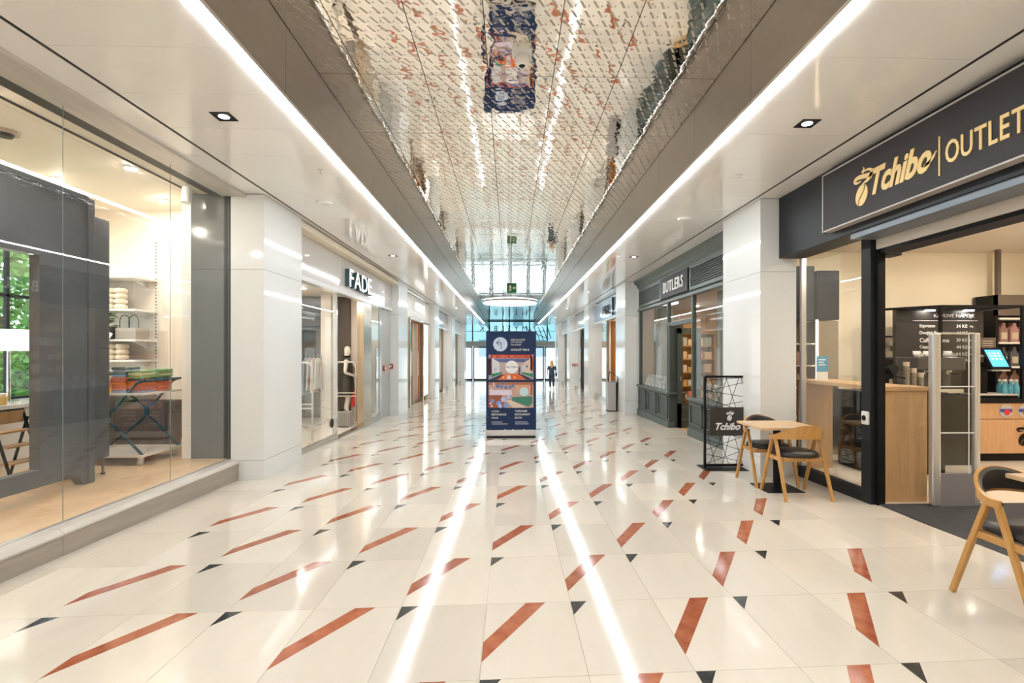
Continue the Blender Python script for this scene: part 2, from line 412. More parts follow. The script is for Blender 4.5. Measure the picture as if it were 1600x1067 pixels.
# ------------------------------------------------------------------ pillars clad in white panels
ORD = ['nearest', 'second', 'third', 'fourth', 'farthest']
LEFTS = ['between the home store and the shop with glass doors', 'beyond the glass-door shop, with a red alarm box', 'third along from the home store', 'fourth along from the home store', 'closest to the street doors on the left side']
RIGHTS = ['behind the wire screen and the cafe table', 'beside the grey litter bin', 'third along from the cafe', 'fourth along from the cafe, with small red boxes', 'closest to the street doors on the right side']
LY = [6.94, 15.2, 22.5, 29.4, 37.1]; RY = [6.96, 15.25, 22.4, 29.5, 36.9]
def pillar(side, i, y0):
    sg = -1 if side == 'L' else 1
    xi = -3.29 if side == 'L' else 3.445; xo = xi+sg*(.44 if side == 'L' else .5); ln = 1.22 if i == 0 else 1.3
    zb = fz(y0+ln)-.05
    t = thing('pillar', 'white glossy panel-clad pillar ' + (LEFTS if side == 'L' else RIGHTS)[i], 'pillar', (xi+sg*.2, y0+.6, fz(y0+.6)), 'white pillars along the passage')
    M().box(xi+sg*.02, y0+.02, zb, xo, y0+ln-.02, ZC+.03).build('core', DARKGAP, t)
    zs = [fz(y0+ln)-.03, .125, 2.68, ZC-.006]
    for a, b in zip(zs, zs[1:]):
        M().box(xi, y0, a+.002, xo, y0+.02, b-.002).build('panel', WHITEP, t)
        M().box(xi, y0+.022, a+.002, xi+sg*.02, y0+ln-.002, b-.002).build('panel', WHITEP, t)
        M().box(xi, y0+ln, a+.002, xo, y0+ln+.018, b-.002).build('panel', WHITEP, t)
    return t
for i in range(5): pillar('L', i, LY[i]); pillar('R', i, RY[i])

# ------------------------------------------------------------------ ceiling fixtures
def downlight(x, y, lab):
    t = thing('downlight', lab, 'downlight', (x, y, ZC), 'square recessed downlights')
    M().box(x-.085, y-.085, ZC-.006, x+.085, y-.07, ZC-.0005).box(x-.085, y+.07, ZC-.006, x+.085, y+.085, ZC-.0005).box(x-.085, y-.07, ZC-.006, x-.07, y+.07, ZC-.0005).box(x+.07, y-.07, ZC-.006, x+.085, y+.07, ZC-.0005).build('frame', BLACK, t)
    M().box(x-.07, y-.07, ZC-.003, x+.07, y+.07, ZC-.001).build('recess', BLACK, t)
    M().lathe([(.045, -.006), (.045, -.003)], (x, y, ZC), 16).build('lamp', mat('spot_lamp', (1,.97,.92), .5, emit=9), t)
for i, y in enumerate((4.67, 11.3, 18.0, 24.6, 31.2)):
    wh = ['nearest', 'second nearest', 'third nearest', 'fourth nearest', 'farthest'][i]
    downlight(-2.57, y, 'square black-rimmed downlight in the left ceiling strip, %s one' % wh)
    downlight(2.75, y, 'square black-rimmed downlight in the right ceiling strip, %s one' % wh)
for i, (x, y, lab) in enumerate([(-2.2, 6.0, 'small ceiling sprinkler head in the left panels before the pillar'), (2.74, 6.05, 'small ceiling sprinkler head in the right panels near the outlet sign'), (-1.95+.0, 9.6, 'small ceiling sprinkler head above the glass-door shop'), (2.0+.35, 11.0, 'small ceiling sprinkler head above the green shop')]):
    t = thing('sprinkler', lab, 'sprinkler', (x, y, ZC))
    M().lathe([(.035,-.008),(.035,-.001)], (x,y,ZC), 14).build('escutcheon', ALU, t); M().lathe([(.008,-.045),(.008,-.008)], (x,y,ZC), 8).build('stem', CHROME, t); M().lathe([(.018,-.05),(.018,-.046)], (x,y,ZC), 10).build('deflector', CHROME, t)
for x, y, lab in [(2.76, 8.03, 'round white smoke detector on the right ceiling strip'), (-2.62, 7.3, 'round white speaker cover on the left ceiling strip')]:
    t = thing('ceiling_disc', lab, 'detector', (x, y, ZC)); M().lathe([(.09,-.03),(.105,-.02),(.11,-.001)], (x,y,ZC), 24).build('cover', CEIL, t, smooth=False); M().lathe([(.03,-.036),(.045,-.0305)], (x,y,ZC), 16).build('centre_cap', WHITEP, t)
t = thing('dome_camera', 'white round camera fixed under the mirrored ceiling', 'camera', (.11, 4.7, ZM))
M().lathe([(.09,-.05),(.095,-.03),(.095,0)], (.11,4.7,ZM), 24).build('base_ring', WHITEP, t); M().lathe([(.035,-.13),(.06,-.125),(.075,-.05)], (.11,4.7,ZM), 20).build('housing', CEIL, t, smooth=True); M().lathe([(.02,-.14),(.03,-.131)], (.11,4.7,ZM), 14).build('lens', BLACK, t)
t = thing('sprinkler', 'small sprinkler head hanging from the mirrored ceiling', 'sprinkler', (.12, 6.1, ZM))
M().lathe([(.03,-.01),(.03,0)], (.12,6.1,ZM), 12).build('escutcheon', CHROME, t); M().lathe([(.009,-.07),(.009,-.01)], (.12,6.1,ZM), 8).build('stem', CHROME, t); M().lathe([(.022,-.078),(.022,-.071)], (.12,6.1,ZM), 10).build('deflector', CHROME, t)
t = thing('round_ceiling_lamp', 'large round white disc lamp under the mirrored ceiling at the far end', 'lamp', (0, 28, 4.3))
M().lathe([(1.3,.02),(1.47,.02),(1.47,.06),(1.3,.065)], (0,28,4.26), 48).build('mounting_ring', WHITEP, t); M().lathe([(1.30,-.05),(1.44,-.035),(1.46,.019)], (0,28,4.26), 48).build('diffuser', DISCM, t)
t = thing('exit_sign', 'small green emergency exit sign hanging in the middle of the passage', 'exit sign', (.1, 16, 3.6))
M().box(-.10, 15.98, 3.43, .20, 16.02, 3.73).build('sign_box', C(.03,.22,.06), t)
fe = frame('C', (.05, 15.978, 3.58))
M().prism([(-.11,-.10),(-.06,-.02),(-.09,.05),(-.04,.09),(0,.03),(-.02,-.04),(0,-.1),(-.03,-.1),(-.05,-.06),(-.08,-.11)], fe, .004).build('running_figure', PAPER, t)
M().prism([(.03,-.03),(.09,-.03),(.09,-.06),(.13,0),(.09,.06),(.09,.03),(.03,.03)], fe, .004).build('arrow', PAPER, t)
M().tube([(.05,16,3.73),(.05,16,ZM)], .008, 6).build('hanger', ALU, t)

# ------------------------------------------------------------------ far glass front with street doors
YF = 44.6
fl0 = fz(YF)
struct('floor_street', M().box(-40, 44.9, -1.4, 40, 120, fl0-.02), mat('pavement', (.62,.62,.61), .8))
struct('ceiling_lobby', M().box(-8, 38.55, 6.3, XL-.05, 44.9, 6.4).box(XR+.05, 38.55, 6.3, 8, 44.9, 6.4), WHITEW)
struct('wall_lobby_left', M().box(-8.1, 38.5, fl0-.1, -8, 44.9, 6.4).box(-8, 38.5, fl0-.1, -3.3, 38.6, 6.4), WHITEW)
struct('wall_lobby_right', M().box(8, 38.5, fl0-.1, 8.1, 44.9, 6.4).box(3.4, 38.5, fl0-.1, 8, 38.6, 6.4), WHITEW)
struct('floor_lobby', M().box(-8, 38.6, -1.4, -4.1, 45, -.82).box(4.1, 38.6, -1.4, 8, 45, -.82), TILEF)
g = thing('glazed_facade', 'tall teal glazed front with dark bars above the street doors', 'facade', (0, YF, fl0))
M().box(-8, YF-.15, 2.09, 8, YF+.15, 2.53).build('lintel', mat('lintel_paint', (.33,.30,.27), .4), g)
M().box(-8, YF-.08, 4.22, 8, YF+.06, 4.36).build('crossbar', ANTH, g)
vx = [-8, -5.6, -3.3, -1.85, -.1, 1.65, 3.2, 5.6, 8]
for a, b in zip(vx, vx[1:]):
    M().box(a, YF-.06, 2.53, a+.09, YF+.06, 6.4).build('mullion', ANTH, g)
    for z0, z1 in ((2.53, 3.4), (3.4, 4.22), (4.36, 6.3)):
        M().box(a+.09, YF-.01, z0, b, YF+.01, z1).build('pane', GLASST, g)
    M().box(a, YF-.03, 3.38, b, YF+.03, 3.41).build('transom', ANTH, g)
letters('MYSLBEK', 'B', (1.45, YF-.16, 3.42), .50, 4.1, .04, BLACK, g, gap=.55)
for i, (x, z0, dx, ln) in enumerate([(1.9,2.75,-.5,1.1),(2.2,2.6,-.55,1.2),(2.55,2.7,-.5,1.1),(2.9,2.62,-.45,1.15),(3.2,2.8,-.4,1.0),(3.55,2.75,-.3,1.0)]):
    M().tube([(x, YF-.2, z0), (x+dx, YF-.2, z0+ln)], .035, 6).build('slanted_bar', BLACK, g)
M().tube([(1.5, YF-.2, 3.5), (3.4, YF-.2, 2.7)], .03, 6).build('slanted_bar', BLACK, g)
dn = 0
for x0, x1 in ((-4.75,-3.25),(-3.2,-1.65),(-1.6,-.05),(0,1.55),(1.6,2.95),(3.0,4.55)):
    dn += 1
    d = M().box(x0, YF-.05, fl0, x0+.10, YF+.05, 2.08).box(x1-.10, YF-.05, fl0, x1, YF+.05, 2.08).box(x0, YF-.05, 1.96, x1, YF+.05, 2.08).box(x0, YF-.05, fl0, x1, YF+.05, fl0+.14)
    o = struct('door_%d' % dn, d, ANTH)
    M().box(x0+.10, YF-.008, fl0+.14, x1-.10, YF+.008, 1.96).build('door_pane', GLASS, o)
    M().tube([(x1-.16, YF-.08, .0), (x1-.16, YF-.08, 1.0)], .02, 8).build('handle', STEEL, o)
struct('wall_front_left', M().box(-8, YF-.1, fl0-.1, -4.75, YF+.1, 2.09), mat('door_side_grey', (.4,.42,.43), .4))
struct('wall_front_right', M().box(4.55, YF-.1, fl0-.1, 8, YF+.1, 2.09), MATS['door_side_grey'])
# buildings across the street
for bi, (x0, x1, col, lab) in enumerate([(-26, -1, (.80,.80,.78), 'pale town house across the street seen through the left doors'), (-.6, 24, (.72,.74,.74), 'pale grey town house across the street seen through the right doors')]):
    t = thing('town_house', lab, 'building', ((x0+x1)/2, 66, fl0))
    M().box(x0, 66, fl0-.05, x1, 76, 17).build('wall', C(*col, .7), t)
    for fi in range(4):
        nx = int((x1-x0)/3)
        for k in range(nx):
            xx = x0+1+k*3
            w = M().box(xx, 65.94, 1.0+fi*4, xx+1.3, 66.02, 3.2+fi*4).build('window', C(.25,.32,.36,.2), t)
            M().box(xx-.1, 65.85, .85+fi*4, xx+1.4, 66, 1.0+fi*4).build('sill', C(.85,.85,.83), w)

# ------------------------------------------------------------------ shop shells
def room(tag_, x0, x1, y0, y1, z0, z1, wall, flo, cei, skip=''):
    """shell of a shop: floor, ceiling and the walls not named in skip (n=near, f=far, b=back)"""
    bx = x0 if abs(x0) > abs(x1) else x1; sg = -1 if bx < 0 else 1
    struct('floor_'+tag_, M().box(x0, y0, z0-.12, x1, y1, z0), flo)
    struct('ceiling_'+tag_, M().box(x0, y0, z1, x1, y1, z1+.08), cei)
    if 'b' not in skip: struct('wall_back_'+tag_, M().box(bx, y0, z0-.1, bx+sg*.1, y1, z1+.08), wall)
    if 'n' not in skip: struct('wall_near_'+tag_, M().box(x0, y0-.1, z0-.1, x1, y0, z1+.08), wall)
    if 'f' not in skip: struct('wall_far_'+tag_, M().box(x0, y1, z0-.1, x1, y1+.1, z1+.08), wall)
def fill_spot_mat(col, e): return mat('spot_%d_%d' % (int(col[2]*100), e), col, .5, emit=e)  # glow of the lamps added inside the shops
def shop_fill_lamp(x, y, z, lab, w=.5, l=.5, m=None, group=None, e=150, col=(1,.92,.80)):  # lamps put in to brighten the shop interiors
    """round recessed spot lamp"""
    t = thing('ceiling_lamp', lab, 'ceiling lamp', (x, y, z), group)
    if m is LAMPW: col = (1,.82,.58)
    M().lathe([(.075,-.012),(.08,-.001)], (x,y,z), 20).build('rim', WHITEW, t)
    M().lathe([(.055,-.018),(.055,-.0125)], (x,y,z), 20).build('lamp', fill_spot_mat(col, e*2.6), t)
    return t

# ================================================================== HOME STORE (left, nearest)
HF = .14
struct('floor_home_store', M().box(-6.7, -1.6, HF-.2, -3.80, 8.05, HF-.0006), mat('parquet_base', (.58,.41,.25), .4))
fl_h = bpy.data.objects['floor_home_store']
L_, W_ = .60, .12
pkh = M().box(.0012, .0012, 0, L_-.0012, W_-.0012, .012).mesh('parquet_block', PARQ)
ca = math.cos(R(45))
for band in range(-6, 7):
    for k in range(-70, 70):
        for hv in (0, 1):
            ox, oy = k*W_+band*2*L_, k*W_
            if hv: ox, oy = ox+L_+W_, oy+W_-L_
            cx, cy = (ox+L_/2, oy+W_/2) if not hv else (ox-W_/2, oy+L_/2)
            wx_, wy_ = (cx-cy)*ca-5.2, (cx+cy)*ca+5.0
            if not (-6.55 < wx_ < -3.96 and 2.6 < wy_ < 8.0): continue
            o = link('parquet_block', pkh, fl_h); o.location = ((ox-oy)*ca-5.2, (ox+oy)*ca+5.0, HF-.012); o.rotation_euler = (0, 0, R(45)+(PI/2 if hv else 0))
struct('ceiling_home_store', M().box(-6.7, -1.6, 3.76, -3.80, 8.15, 3.84).box(-3.86, -1.6, 3.70, -3.53, 6.94, 3.84), WARMW)
hb = M()
hb.box(-6.7, -1.6, 0, -6.6, 5.4, 3.84).box(-6.7, 5.4, 0, -6.6, 8.15, .92).box(-6.7, 5.4, 3.3, -6.6, 8.15, 3.84).box(-6.7, 7.75, .92, -6.6, 8.15, 3.3)
struct('wall_back_home_store', hb, WARMW)
struct('wall_far_home_store', M().box(-6.7, 8.05, 0, -3.75, 8.14, 3.84), WARMW)
struct('wall_near_home_store', M().box(-6.7, -1.7, 0, -3.6, -1.6, 3.84), WARMW)
struct('wall_return_home_store', M().box(-4.29, 7.0, HF, -3.76, 7.10, 3.70), mat('dark_glossy_panel', (.10,.105,.105), .12))
struct('trim_3', M().box(-4.42, 7.02, HF, -4.29, 7.16, 3.76), WHITEW)
struct('trim_4', M().box(-4.60, 7.3, HF, -4.44, 7.46, 3.76), WARMW)
struct('trim_5', M().box(-3.84, -1.6, 3.655, -3.53, 6.94, 3.70), STONEL)
struct('trim_6', M().box(-4.12, -1.6, 3.742, -4.10, 6.6, 3.762).box(-4.36, -1.6, 3.742, -4.345, 6.9, 3.762), BLACK)
# stone step with ledge
st = thing('stone_step', 'low taupe stone plinth with a pale ledge under the home store window', 'plinth', (-3.7, 3, 0))
ys = [-1.6, .2, 2.1, 4.25, 7.0]
for a, b in zip(ys, ys[1:]):
    M().box(-3.80, a+.002, -.25, -3.625, b-.002, .085).build('stone_block', STONE, st)
    M().prism([(-3.86,.085),(-3.615,.085),(-3.615,.10),(-3.66,.135),(-3.86,.135)], lambda u, v, w, a=a: (u, a+.002+w, v), b-a-.004).build('ledge_stone', STONEL, st)
# glazing
gw = thing('shop_window', 'tall frameless glass window of the home store on the left', 'shop window', (-3.78, 3, HF))
gy = [-1.58, .4, 2.4, 4.43, 5.80, 6.985]
for a, b in zip(gy, gy[1:]):
    p = M().box(-3.783, a+.002, .138, -3.777, b-.002, 3.66).build('glass_pane', GLASS, gw)
    M().box(-3.783, b-.001, .138, -3.777, b+.001, 3.66).build('glass_edge', GEDGE, p)
M().box(-3.80, -1.58, .128, -3.76, 6.985, .139).build('floor_channel', ALU, gw)
# grey partition with opening
gp = thing('grey_partition', 'tall dark grey display partition with a wide opening behind the home store glass', 'partition', (-4.65, 4.5, HF))
for a in ((-4.70, 5.13, .25, -4.60, 5.70, 3.21), (-4.70, 2.6, 2.52, -4.60, 5.13, 3.21), (-4.70, 2.6, .25, -4.60, 5.13, .42)):
    M().box(*a).build('panel', GREYCAB, gp)
M().box(-4.72, 5.70, .14, -4.585, 5.78, 3.25).build('corner_post', GREYCAB, gp, bevel=.006)
M().box(-4.72, 2.6, 3.21, -4.585, 5.70, 3.27).build('top_rail', GREYCAB, gp, bevel=.006)
M().prism([(5.58,.25),(5.70,.25),(5.70,.14),(5.66,.14)], lambda u, v, w: (-4.70+w, u, v), .10).build('foot_bracket', GREYCAB, gp)
M().box(-4.70, 2.6, .14, -4.60, 2.7, .25).build('foot_bracket', GREYCAB, gp)
gc = thing('grey_cupboard', 'narrow dark grey cupboard standing beside the large grey partition', 'cupboard', (-4.95, 5.95, HF))
M().box(-5.20, 5.80, .34, -4.74, 6.18, 3.12).build('body', GREYCAB, gc, bevel=.004)
M().box(-4.738, 5.82, .36, -4.72, 6.16, 3.10).build('door', GREYCAB, gc, bevel=.003)
M().tube([(-4.72,6.08,1.62),(-4.67,6.08,1.62),(-4.67,5.98,1.62)], .009, 8).build('handle', CHROME, gc)
for x, y in ((-4.78,5.84),(-4.78,6.14),(-5.16,5.84),(-5.16,6.14)):
    l = M().tube([(x,y,HF+.02),(x,y,.34)], .014, 8).build('leg', BROWN, gc); M().lathe([(.022,0),(.022,.02)], (x,y,HF), 10).build('foot_pad', BLACK, l)
# window behind, with trees
w1 = struct('window_1', M().box(-6.66, 5.4, .92, -6.60, 7.75, .98).box(-6.66, 5.4, 3.24, -6.60, 7.75, 3.3).box(-6.66, 5.4, .92, -6.60, 5.46, 3.3).box(-6.66, 7.69, .92, -6.60, 7.75, 3.3), ANTH)
for y in (6.15, 6.92): M().box(-6.65, y-.022, .98, -6.61, y+.022, 3.24).build('glazing_bar', ANTH, w1)
for z in (1.68, 2.32): M().box(-6.65, 5.46, z-.022, -6.61, 7.69, z+.022).build('glazing_bar', ANTH, w1)
M().box(-6.636, 5.46, .98, -6.63, 7.69, 3.24).build('window_pane', GLASS, w1)
struct('floor_garden', M().box(-30, -5, -.5, -6.75, 18, -.35), C(.20,.30,.10,.8))
def leaf_cloud(c, d, n, s, seed):
    rnd = random.Random(seed); m = M()
    for _ in range(n):
        u = rnd.uniform(-1,1); th = rnd.uniform(0,2*PI); rr = rnd.uniform(.45,1)
        q = math.sqrt(1-u*u)
        p = Vector((c[0]+d[0]*rr*q*math.cos(th), c[1]+d[1]*rr*q*math.sin(th), c[2]+d[2]*rr*u))
        a = Vector((rnd.uniform(-1,1), rnd.uniform(-1,1), rnd.uniform(-1,1))).normalized()*s*rnd.uniform(.6,1.3)
        b = a.cross(Vector((rnd.uniform(-1,1), rnd.uniform(-1,1), rnd.uniform(-1,1)))).normalized()*s*.45
        k = len(m.v); m.v += [tuple(p-a), tuple(p+b), tuple(p+a), tuple(p-b)]; m.f.append((k,k+1,k+2,k+3))
    return m
for i, (x, y, z, dx, dy, dz, n, lab) in enumerate([(-9.0, 9.2, 2.2, 1.1, 1.3, 2.4, 4200, 'leafy green tree outside the window behind the grey partition, nearer one'), (-12.3, 12.0, 2.6, 1.8, 2.6, 3.2, 4600, 'leafy green tree outside the window behind the grey partition, farther one'), (-7.7, 7.9, .7, .6, .8, 1.0, 2000, 'low green shrub outside the window behind the grey partition')]):
    t = thing('tree', lab, 'tree' if i < 2 else 'shrub', (x, y, -.35))
    leaf_cloud((x,y,z), (dx,dy,dz), n, .09, i).build('foliage', LEAFL, t)
    M().tube([(x,y,-.35),(x+.05,y,z*.5),(x,y+.1,z)], [.12,.09,.04] if i < 2 else [.05,.04,.02], 8).build('trunk', C(.16,.11,.07,.8), t)
# white counter, lamp, jars and folding stool seen in the opening
t = thing('white_counter', 'long white counter below the window seen through the grey opening', 'counter', (-6.2, 6.6, HF))
M().box(-6.58, 5.0, HF, -5.95, 7.7, .90).build('body', WHITEW, t); M().box(-6.59, 4.95, .90, -5.90, 7.72, .95).build('top', WHITEP, t, bevel=.004)
t = thing('table_lamp', 'white drum-shade table lamp in front of the window on the white counter', 'lamp', (-6.25, 6.55, .95))
M().lathe([(.10,0),(.10,.02),(.02,.03),(.015,.66)], (-6.25,6.55,.95), 16).build('stand', CHROME, t); M().lathe([(.30,.64),(.30,.90)], (-6.25,6.55,.95), 28).build('shade', mat('lamp_shade', (1,.95,.85), .6, emit=.8), t)
for k, y in enumerate((6.0, 6.22, 6.85, 7.05)):
    t = thing('amber_jar', 'small amber jar lined up on the white counter by the window', 'jar', (-6.02, y, .95), 'amber jars on the white counter')
    M().lathe([(.05,0),(.055,.02),(.055,.09),(.04,.11)], (-6.02,y,.95), 12).build('jar_body', C(.55,.36,.12,.2), t, smooth=True); M().lathe([(.042,.11),(.042,.135)], (-6.02,y,.95), 12).build('lid', PAPER, t)
t = thing('folding_stool', 'folding step stool with wooden treads and black frame by the white counter', 'stool', (-5.6, 6.0, HF))
for y in (5.78, 6.16):
    M().tube([(-5.48,y,HF),(-5.72,y,.90)], .016, 6).build('front_rail', BLACK, t); M().tube([(-5.98+.12,y,HF),(-5.66,y,.82)], .016, 6).build('rear_rail', BLACK, t)
for x, z in ((-5.54,.32),(-5.59,.50),(-5.65,.66)):
    M().box(x-.10, 5.79, z, x+.05, 6.15, z+.022).build('tread', OAK, t)
M().box(-5.73, 5.77, .76, -5.70, 6.17, .90).build('back_panel', OAK, t); M().tube([(-5.72,5.77,.905),(-5.72,6.17,.905)], .016, 6).build('top_rail', BLACK, t)
# shelf wall with towels, plant, bag
for k, z in enumerate((1.05, 1.46, 1.76, 2.20, 2.68)):
    t = thing('wall_shelf', ['lowest pale wall shelf behind the trolley', 'second lowest pale wall shelf behind the trolley', 'middle pale wall shelf holding the potted plant', 'fourth pale wall shelf holding the white stacks', 'topmost bare pale wall shelf'][k], 'shelf', (-5.95, 7.85, z), 'wall shelves of the home store')
    M().box(-6.55, 7.55, z-.03, -5.42, 8.04, z).build('board', WHITEW, t, bevel=.003)
    for x in (-6.3, -5.6): M().prism([(8.04,z-.03),(8.04,z-.12),(7.7,z-.03)], lambda u, v, w, x=x: (x+w, u, v), .012).build('bracket', WHITEW, t)
t = thing('shelf_rail', 'perforated black upright rail carrying the wall shelves', 'rail', (-5.44, 8.03, HF))
M().box(-5.455, 8.02, .3, -5.43, 8.048, 3.3).build('upright', WHITEW, t)
sl = M().box(-.006, -.002, -.012, .006, .002, .012).mesh('slot', BLACK)
for k in range(56): o = link('slot', sl, t); o.matrix_parent_inverse = Matrix.Translation(-Vector(t.location)); o.location = (-5.442, 8.018, .5+k*.05)
def scalloped(name, lab, cat, x, y, z, n, r, h, m, grp):
    for k in range(n):
        o = M().lathe([(r*.72,0),(r,h*.25),(r*1.03,h*.5),(r,h*.75),(r*.72,h)], (x,y,z+k*h), 12).build(name, m, None, smooth=True); tag(o, lab, cat, grp)
CRM = C(.85,.76,.62); CRM2 = C(.78,.66,.50); CRMD = C(.30,.26,.21)
for i, x in enumerate((-6.42, -6.24, -6.06, -5.88, -5.72)):
    scalloped('rolled_towel', 'cream rolled towel stacked on the fourth wall shelf' if i != 2 else 'dark taupe rolled towel stacked between the cream ones', 'towel', x, 7.68, 2.20, 4, .082, .078, CRM if i != 2 else CRMD, 'rolled towels on the fourth shelf' if i != 2 else 'dark rolled towels')
for i, x in enumerate((-6.40, -6.22, -6.04, -5.86, -5.70)):
    scalloped('rolled_towel', 'tan rolled towel stacked on the second wall shelf', 'towel', x, 7.68, 1.46, 3, .082, .078, CRM2, 'tan rolled towels on the second shelf')
scalloped('white_bolster', 'white fluffy bolster stacked on the lowest wall shelf', 'cushion', -6.1, 7.68, 1.05, 2, .16, .13, C(.88,.84,.78), 'white bolsters')
t = thing('potted_plant', 'leafy green plant in a dark pot on the middle wall shelf', 'plant', (-5.93, 7.66, 1.76))
M().lathe([(.09,0),(.13,.02),(.15,.19),(.13,.19),(.12,.15)], (-5.93,7.66,1.76), 18).build('pot', C(.06,.055,.05), t, smooth=True)
for k in range(46):
    a = random.uniform(0,2*PI); rr = random.uniform(.04,.24); z = 2.0+random.uniform(0,.36)-rr*.3; c = Vector((-5.93+rr*math.cos(a), 7.66+rr*.8*math.sin(a), z)); d = Vector((math.cos(a),math.sin(a),random.uniform(-.6,.4)))*.062; s = Vector((-math.sin(a),math.cos(a),random.uniform(-.3,.3)))*.034
    M().add([c-d, c-d*.2+s, c+d, c-d*.2-s, c+Vector((0,0,.012))], [(0,3,4),(3,2,4),(2,1,4),(1,0,4)]).build('leaf', LEAF, t)
for k in range(5): a = k*1.26; M().tube([(-5.93,7.66,1.95),(-5.93+.08*math.cos(a),7.66+.08*math.sin(a),2.16)], .005, 5).build('stalk', LEAF, t)
t = thing('price_card', 'white price card leaning against the dark plant pot', 'card', (-5.80, 7.52, 1.76)); M().box(-.08,-.003,-.05,.08,.003,.05).build('card', PAPER, t).matrix_parent_inverse = Matrix.Identity(4)
t.rotation_euler = (R(-12), R(28), 0); t.location = (-5.80, 7.50, 1.83)
t = thing('handled_basket', 'grey lidded box with thin black loop handles beside the plant', 'box', (-5.6, 7.72, 1.76))
M().box(-5.76, 7.62, 1.76, -5.46, 7.9, 1.93).build('box_body', C(.42,.37,.32), t, bevel=.01)
for x in (-5.68, -5.55): M().tube([(x-.07,7.70,1.93)]+[(x-.07*math.cos(q), 7.70, 2.03+.09*math.sin(q)) for q in [PI*i/8 for i in range(9)]]+[(x+.07,7.70,1.93)], .006, 6).build('loop_handle', BLACK, t)
# trolley
t = thing('display_trolley', 'display trolley on castors with teal bent-tube crossed legs and pale boards', 'trolley', (-5.05, 6.95, HF))
M().box(-5.62, 6.56, .245, -4.62, 7.34, .275).build('base_board', mat('pale_board', (.80,.72,.62), .4), t)
M().box(-5.62, 6.56, 1.03, -4.62, 7.34, 1.055).build('top_board', MATS['pale_board'], t)
for y in (6.60, 7.30):
    M().tube([(-5.60,y,.26),(-5.16,y,.62),(-5.10,y,.68),(-5.10,y,.80),(-5.16,y,.86),(-5.55,y,1.17),(-5.60,y,1.20)], .017, 8).build('crossed_leg', TEAL, t, smooth=True)
    M().tube([(-4.64,y,.26),(-4.98,y,.62),(-5.06,y,.68),(-5.06,y,.80),(-4.98,y,.86),(-4.72,y,1.18),(-4.64,y,1.21)], .017, 8).build('crossed_leg', TEAL, t, smooth=True)
for x in (-5.60, -4.62): M().tube([(x,6.60,1.21),(x,7.30,1.21)], .017, 8).build('top_tube', TEAL, t)
for x in (-5.56, -4.68):
    for y in (6.62, 7.28):
        c = M().box(x-.025, y-.02, .20, x+.025, y+.02, .245).build('castor', C(.65,.6,.5), t)
        M().tube([(x-.016,y-.01,.183),(x+.016,y-.01,.183)], .042, 14).build('wheel', C(.55,.5,.42), c)
cols = {'o': C(.80,.22,.035), 'a': C(.85,.42,.05), 'p': C(.72,.20,.11), 'c': C(.76,.62,.46), 'b': C(.25,.34,.50), 'g': C(.22,.40,.14), 'y': C(.80,.72,.40), 'k': C(.09,.12,.10)}
nms = {'o':'orange','a':'amber','p':'coral','c':'cream','b':'blue','g':'green','y':'pale yellow','k':'dark green'}
stacks = [(-5.50, 6.76, 'aoocpcc'), (-5.32, 6.74, 'aaoopcckc'), (-5.13, 6.76, 'aaoppcck'), (-4.94, 6.74, 'bpooppbkbk'), (-4.76, 6.76, 'bppookgyg'), (-4.74, 7.06, 'popookgygg'), (-5.0, 7.08, 'opopckb'), (-5.3, 7.08, 'aaopcc')]
for si, (x, y, seq) in enumerate(stacks):
    z = 1.055; dd = 0
    for k, q in enumerate(seq):
        h = random.uniform(.024,.040); jx, jy = random.uniform(-.008,.008), random.uniform(-.01,.01)
        w, l = .165, .27
        pr = [(-w/2, h*.1), (w/2-.012, 0), (w/2, h*.28), (w/2, h*.72), (w/2-.012, h), (-w/2, h*.9)]
        o = M().prism(pr, lambda u, v, w_, x=x, y=y, z=z, jx=jx, jy=jy: (x+u+jx, y-.135+jy+w_, z+v), l).build('folded_textile', cols[q], None)
        tag(o, '%s folded cloth in the piles on the teal-legged trolley' % nms[q], 'cloth', '%s folded cloths on the trolley' % nms[q]); z += h
t = thing('dark_crate', 'dark brown open crate standing under the trolley shelves', 'crate', (-5.35, 7.75, HF))
M().box(-5.7, 7.55, HF, -5.0, 7.57, .85).build('front', BROWN, t); M().box(-5.7, 7.95, HF, -5.0, 7.97, .85).build('back', BROWN, t); M().box(-5.7, 7.57, HF, -5.68, 7.95, .85).build('side', BROWN, t); M().box(-5.02, 7.57, HF, -5.0, 7.95, .85).build('side', BROWN, t); M().box(-5.68,7.57,HF,-5.02,7.95,HF+.02).build('bottom', BROWN, t)
o = M().box(-4.72, 7.46, HF, -4.5, 7.66, .34).build('wood_block', OAK, None, bevel=.005); tag(o, 'small oak block on the parquet beside the trolley', 'block')
t = thing('track_spot', 'white cylindrical spot lamp under the home store ceiling by the dark panel', 'spot lamp', (-4.18, 6.75, 3.72))
M().tube([(-4.18,6.75,3.76),(-4.18,6.75,3.66)], .02, 10).build('stem', WHITEP, t); M().tube([(-4.18,6.75,3.70),(-4.18,6.72,3.50)], .06, 18).build('barrel', WHITEP, t)
t = thing('twin_spot', 'recessed twin spot lamp with dark rim in the home store ceiling', 'spot lamp', (-5.0, 5.2, 3.76))
M().lathe([(.11,-.03),(.12,-.001)], (-5.0,5.2,3.76), 20).build('rim', C(.5,.42,.33), t); M().lathe([(.06,-.06),(.075,-.031)], (-5.0,5.2,3.76), 16).build('lamp_head', BLACK, t)
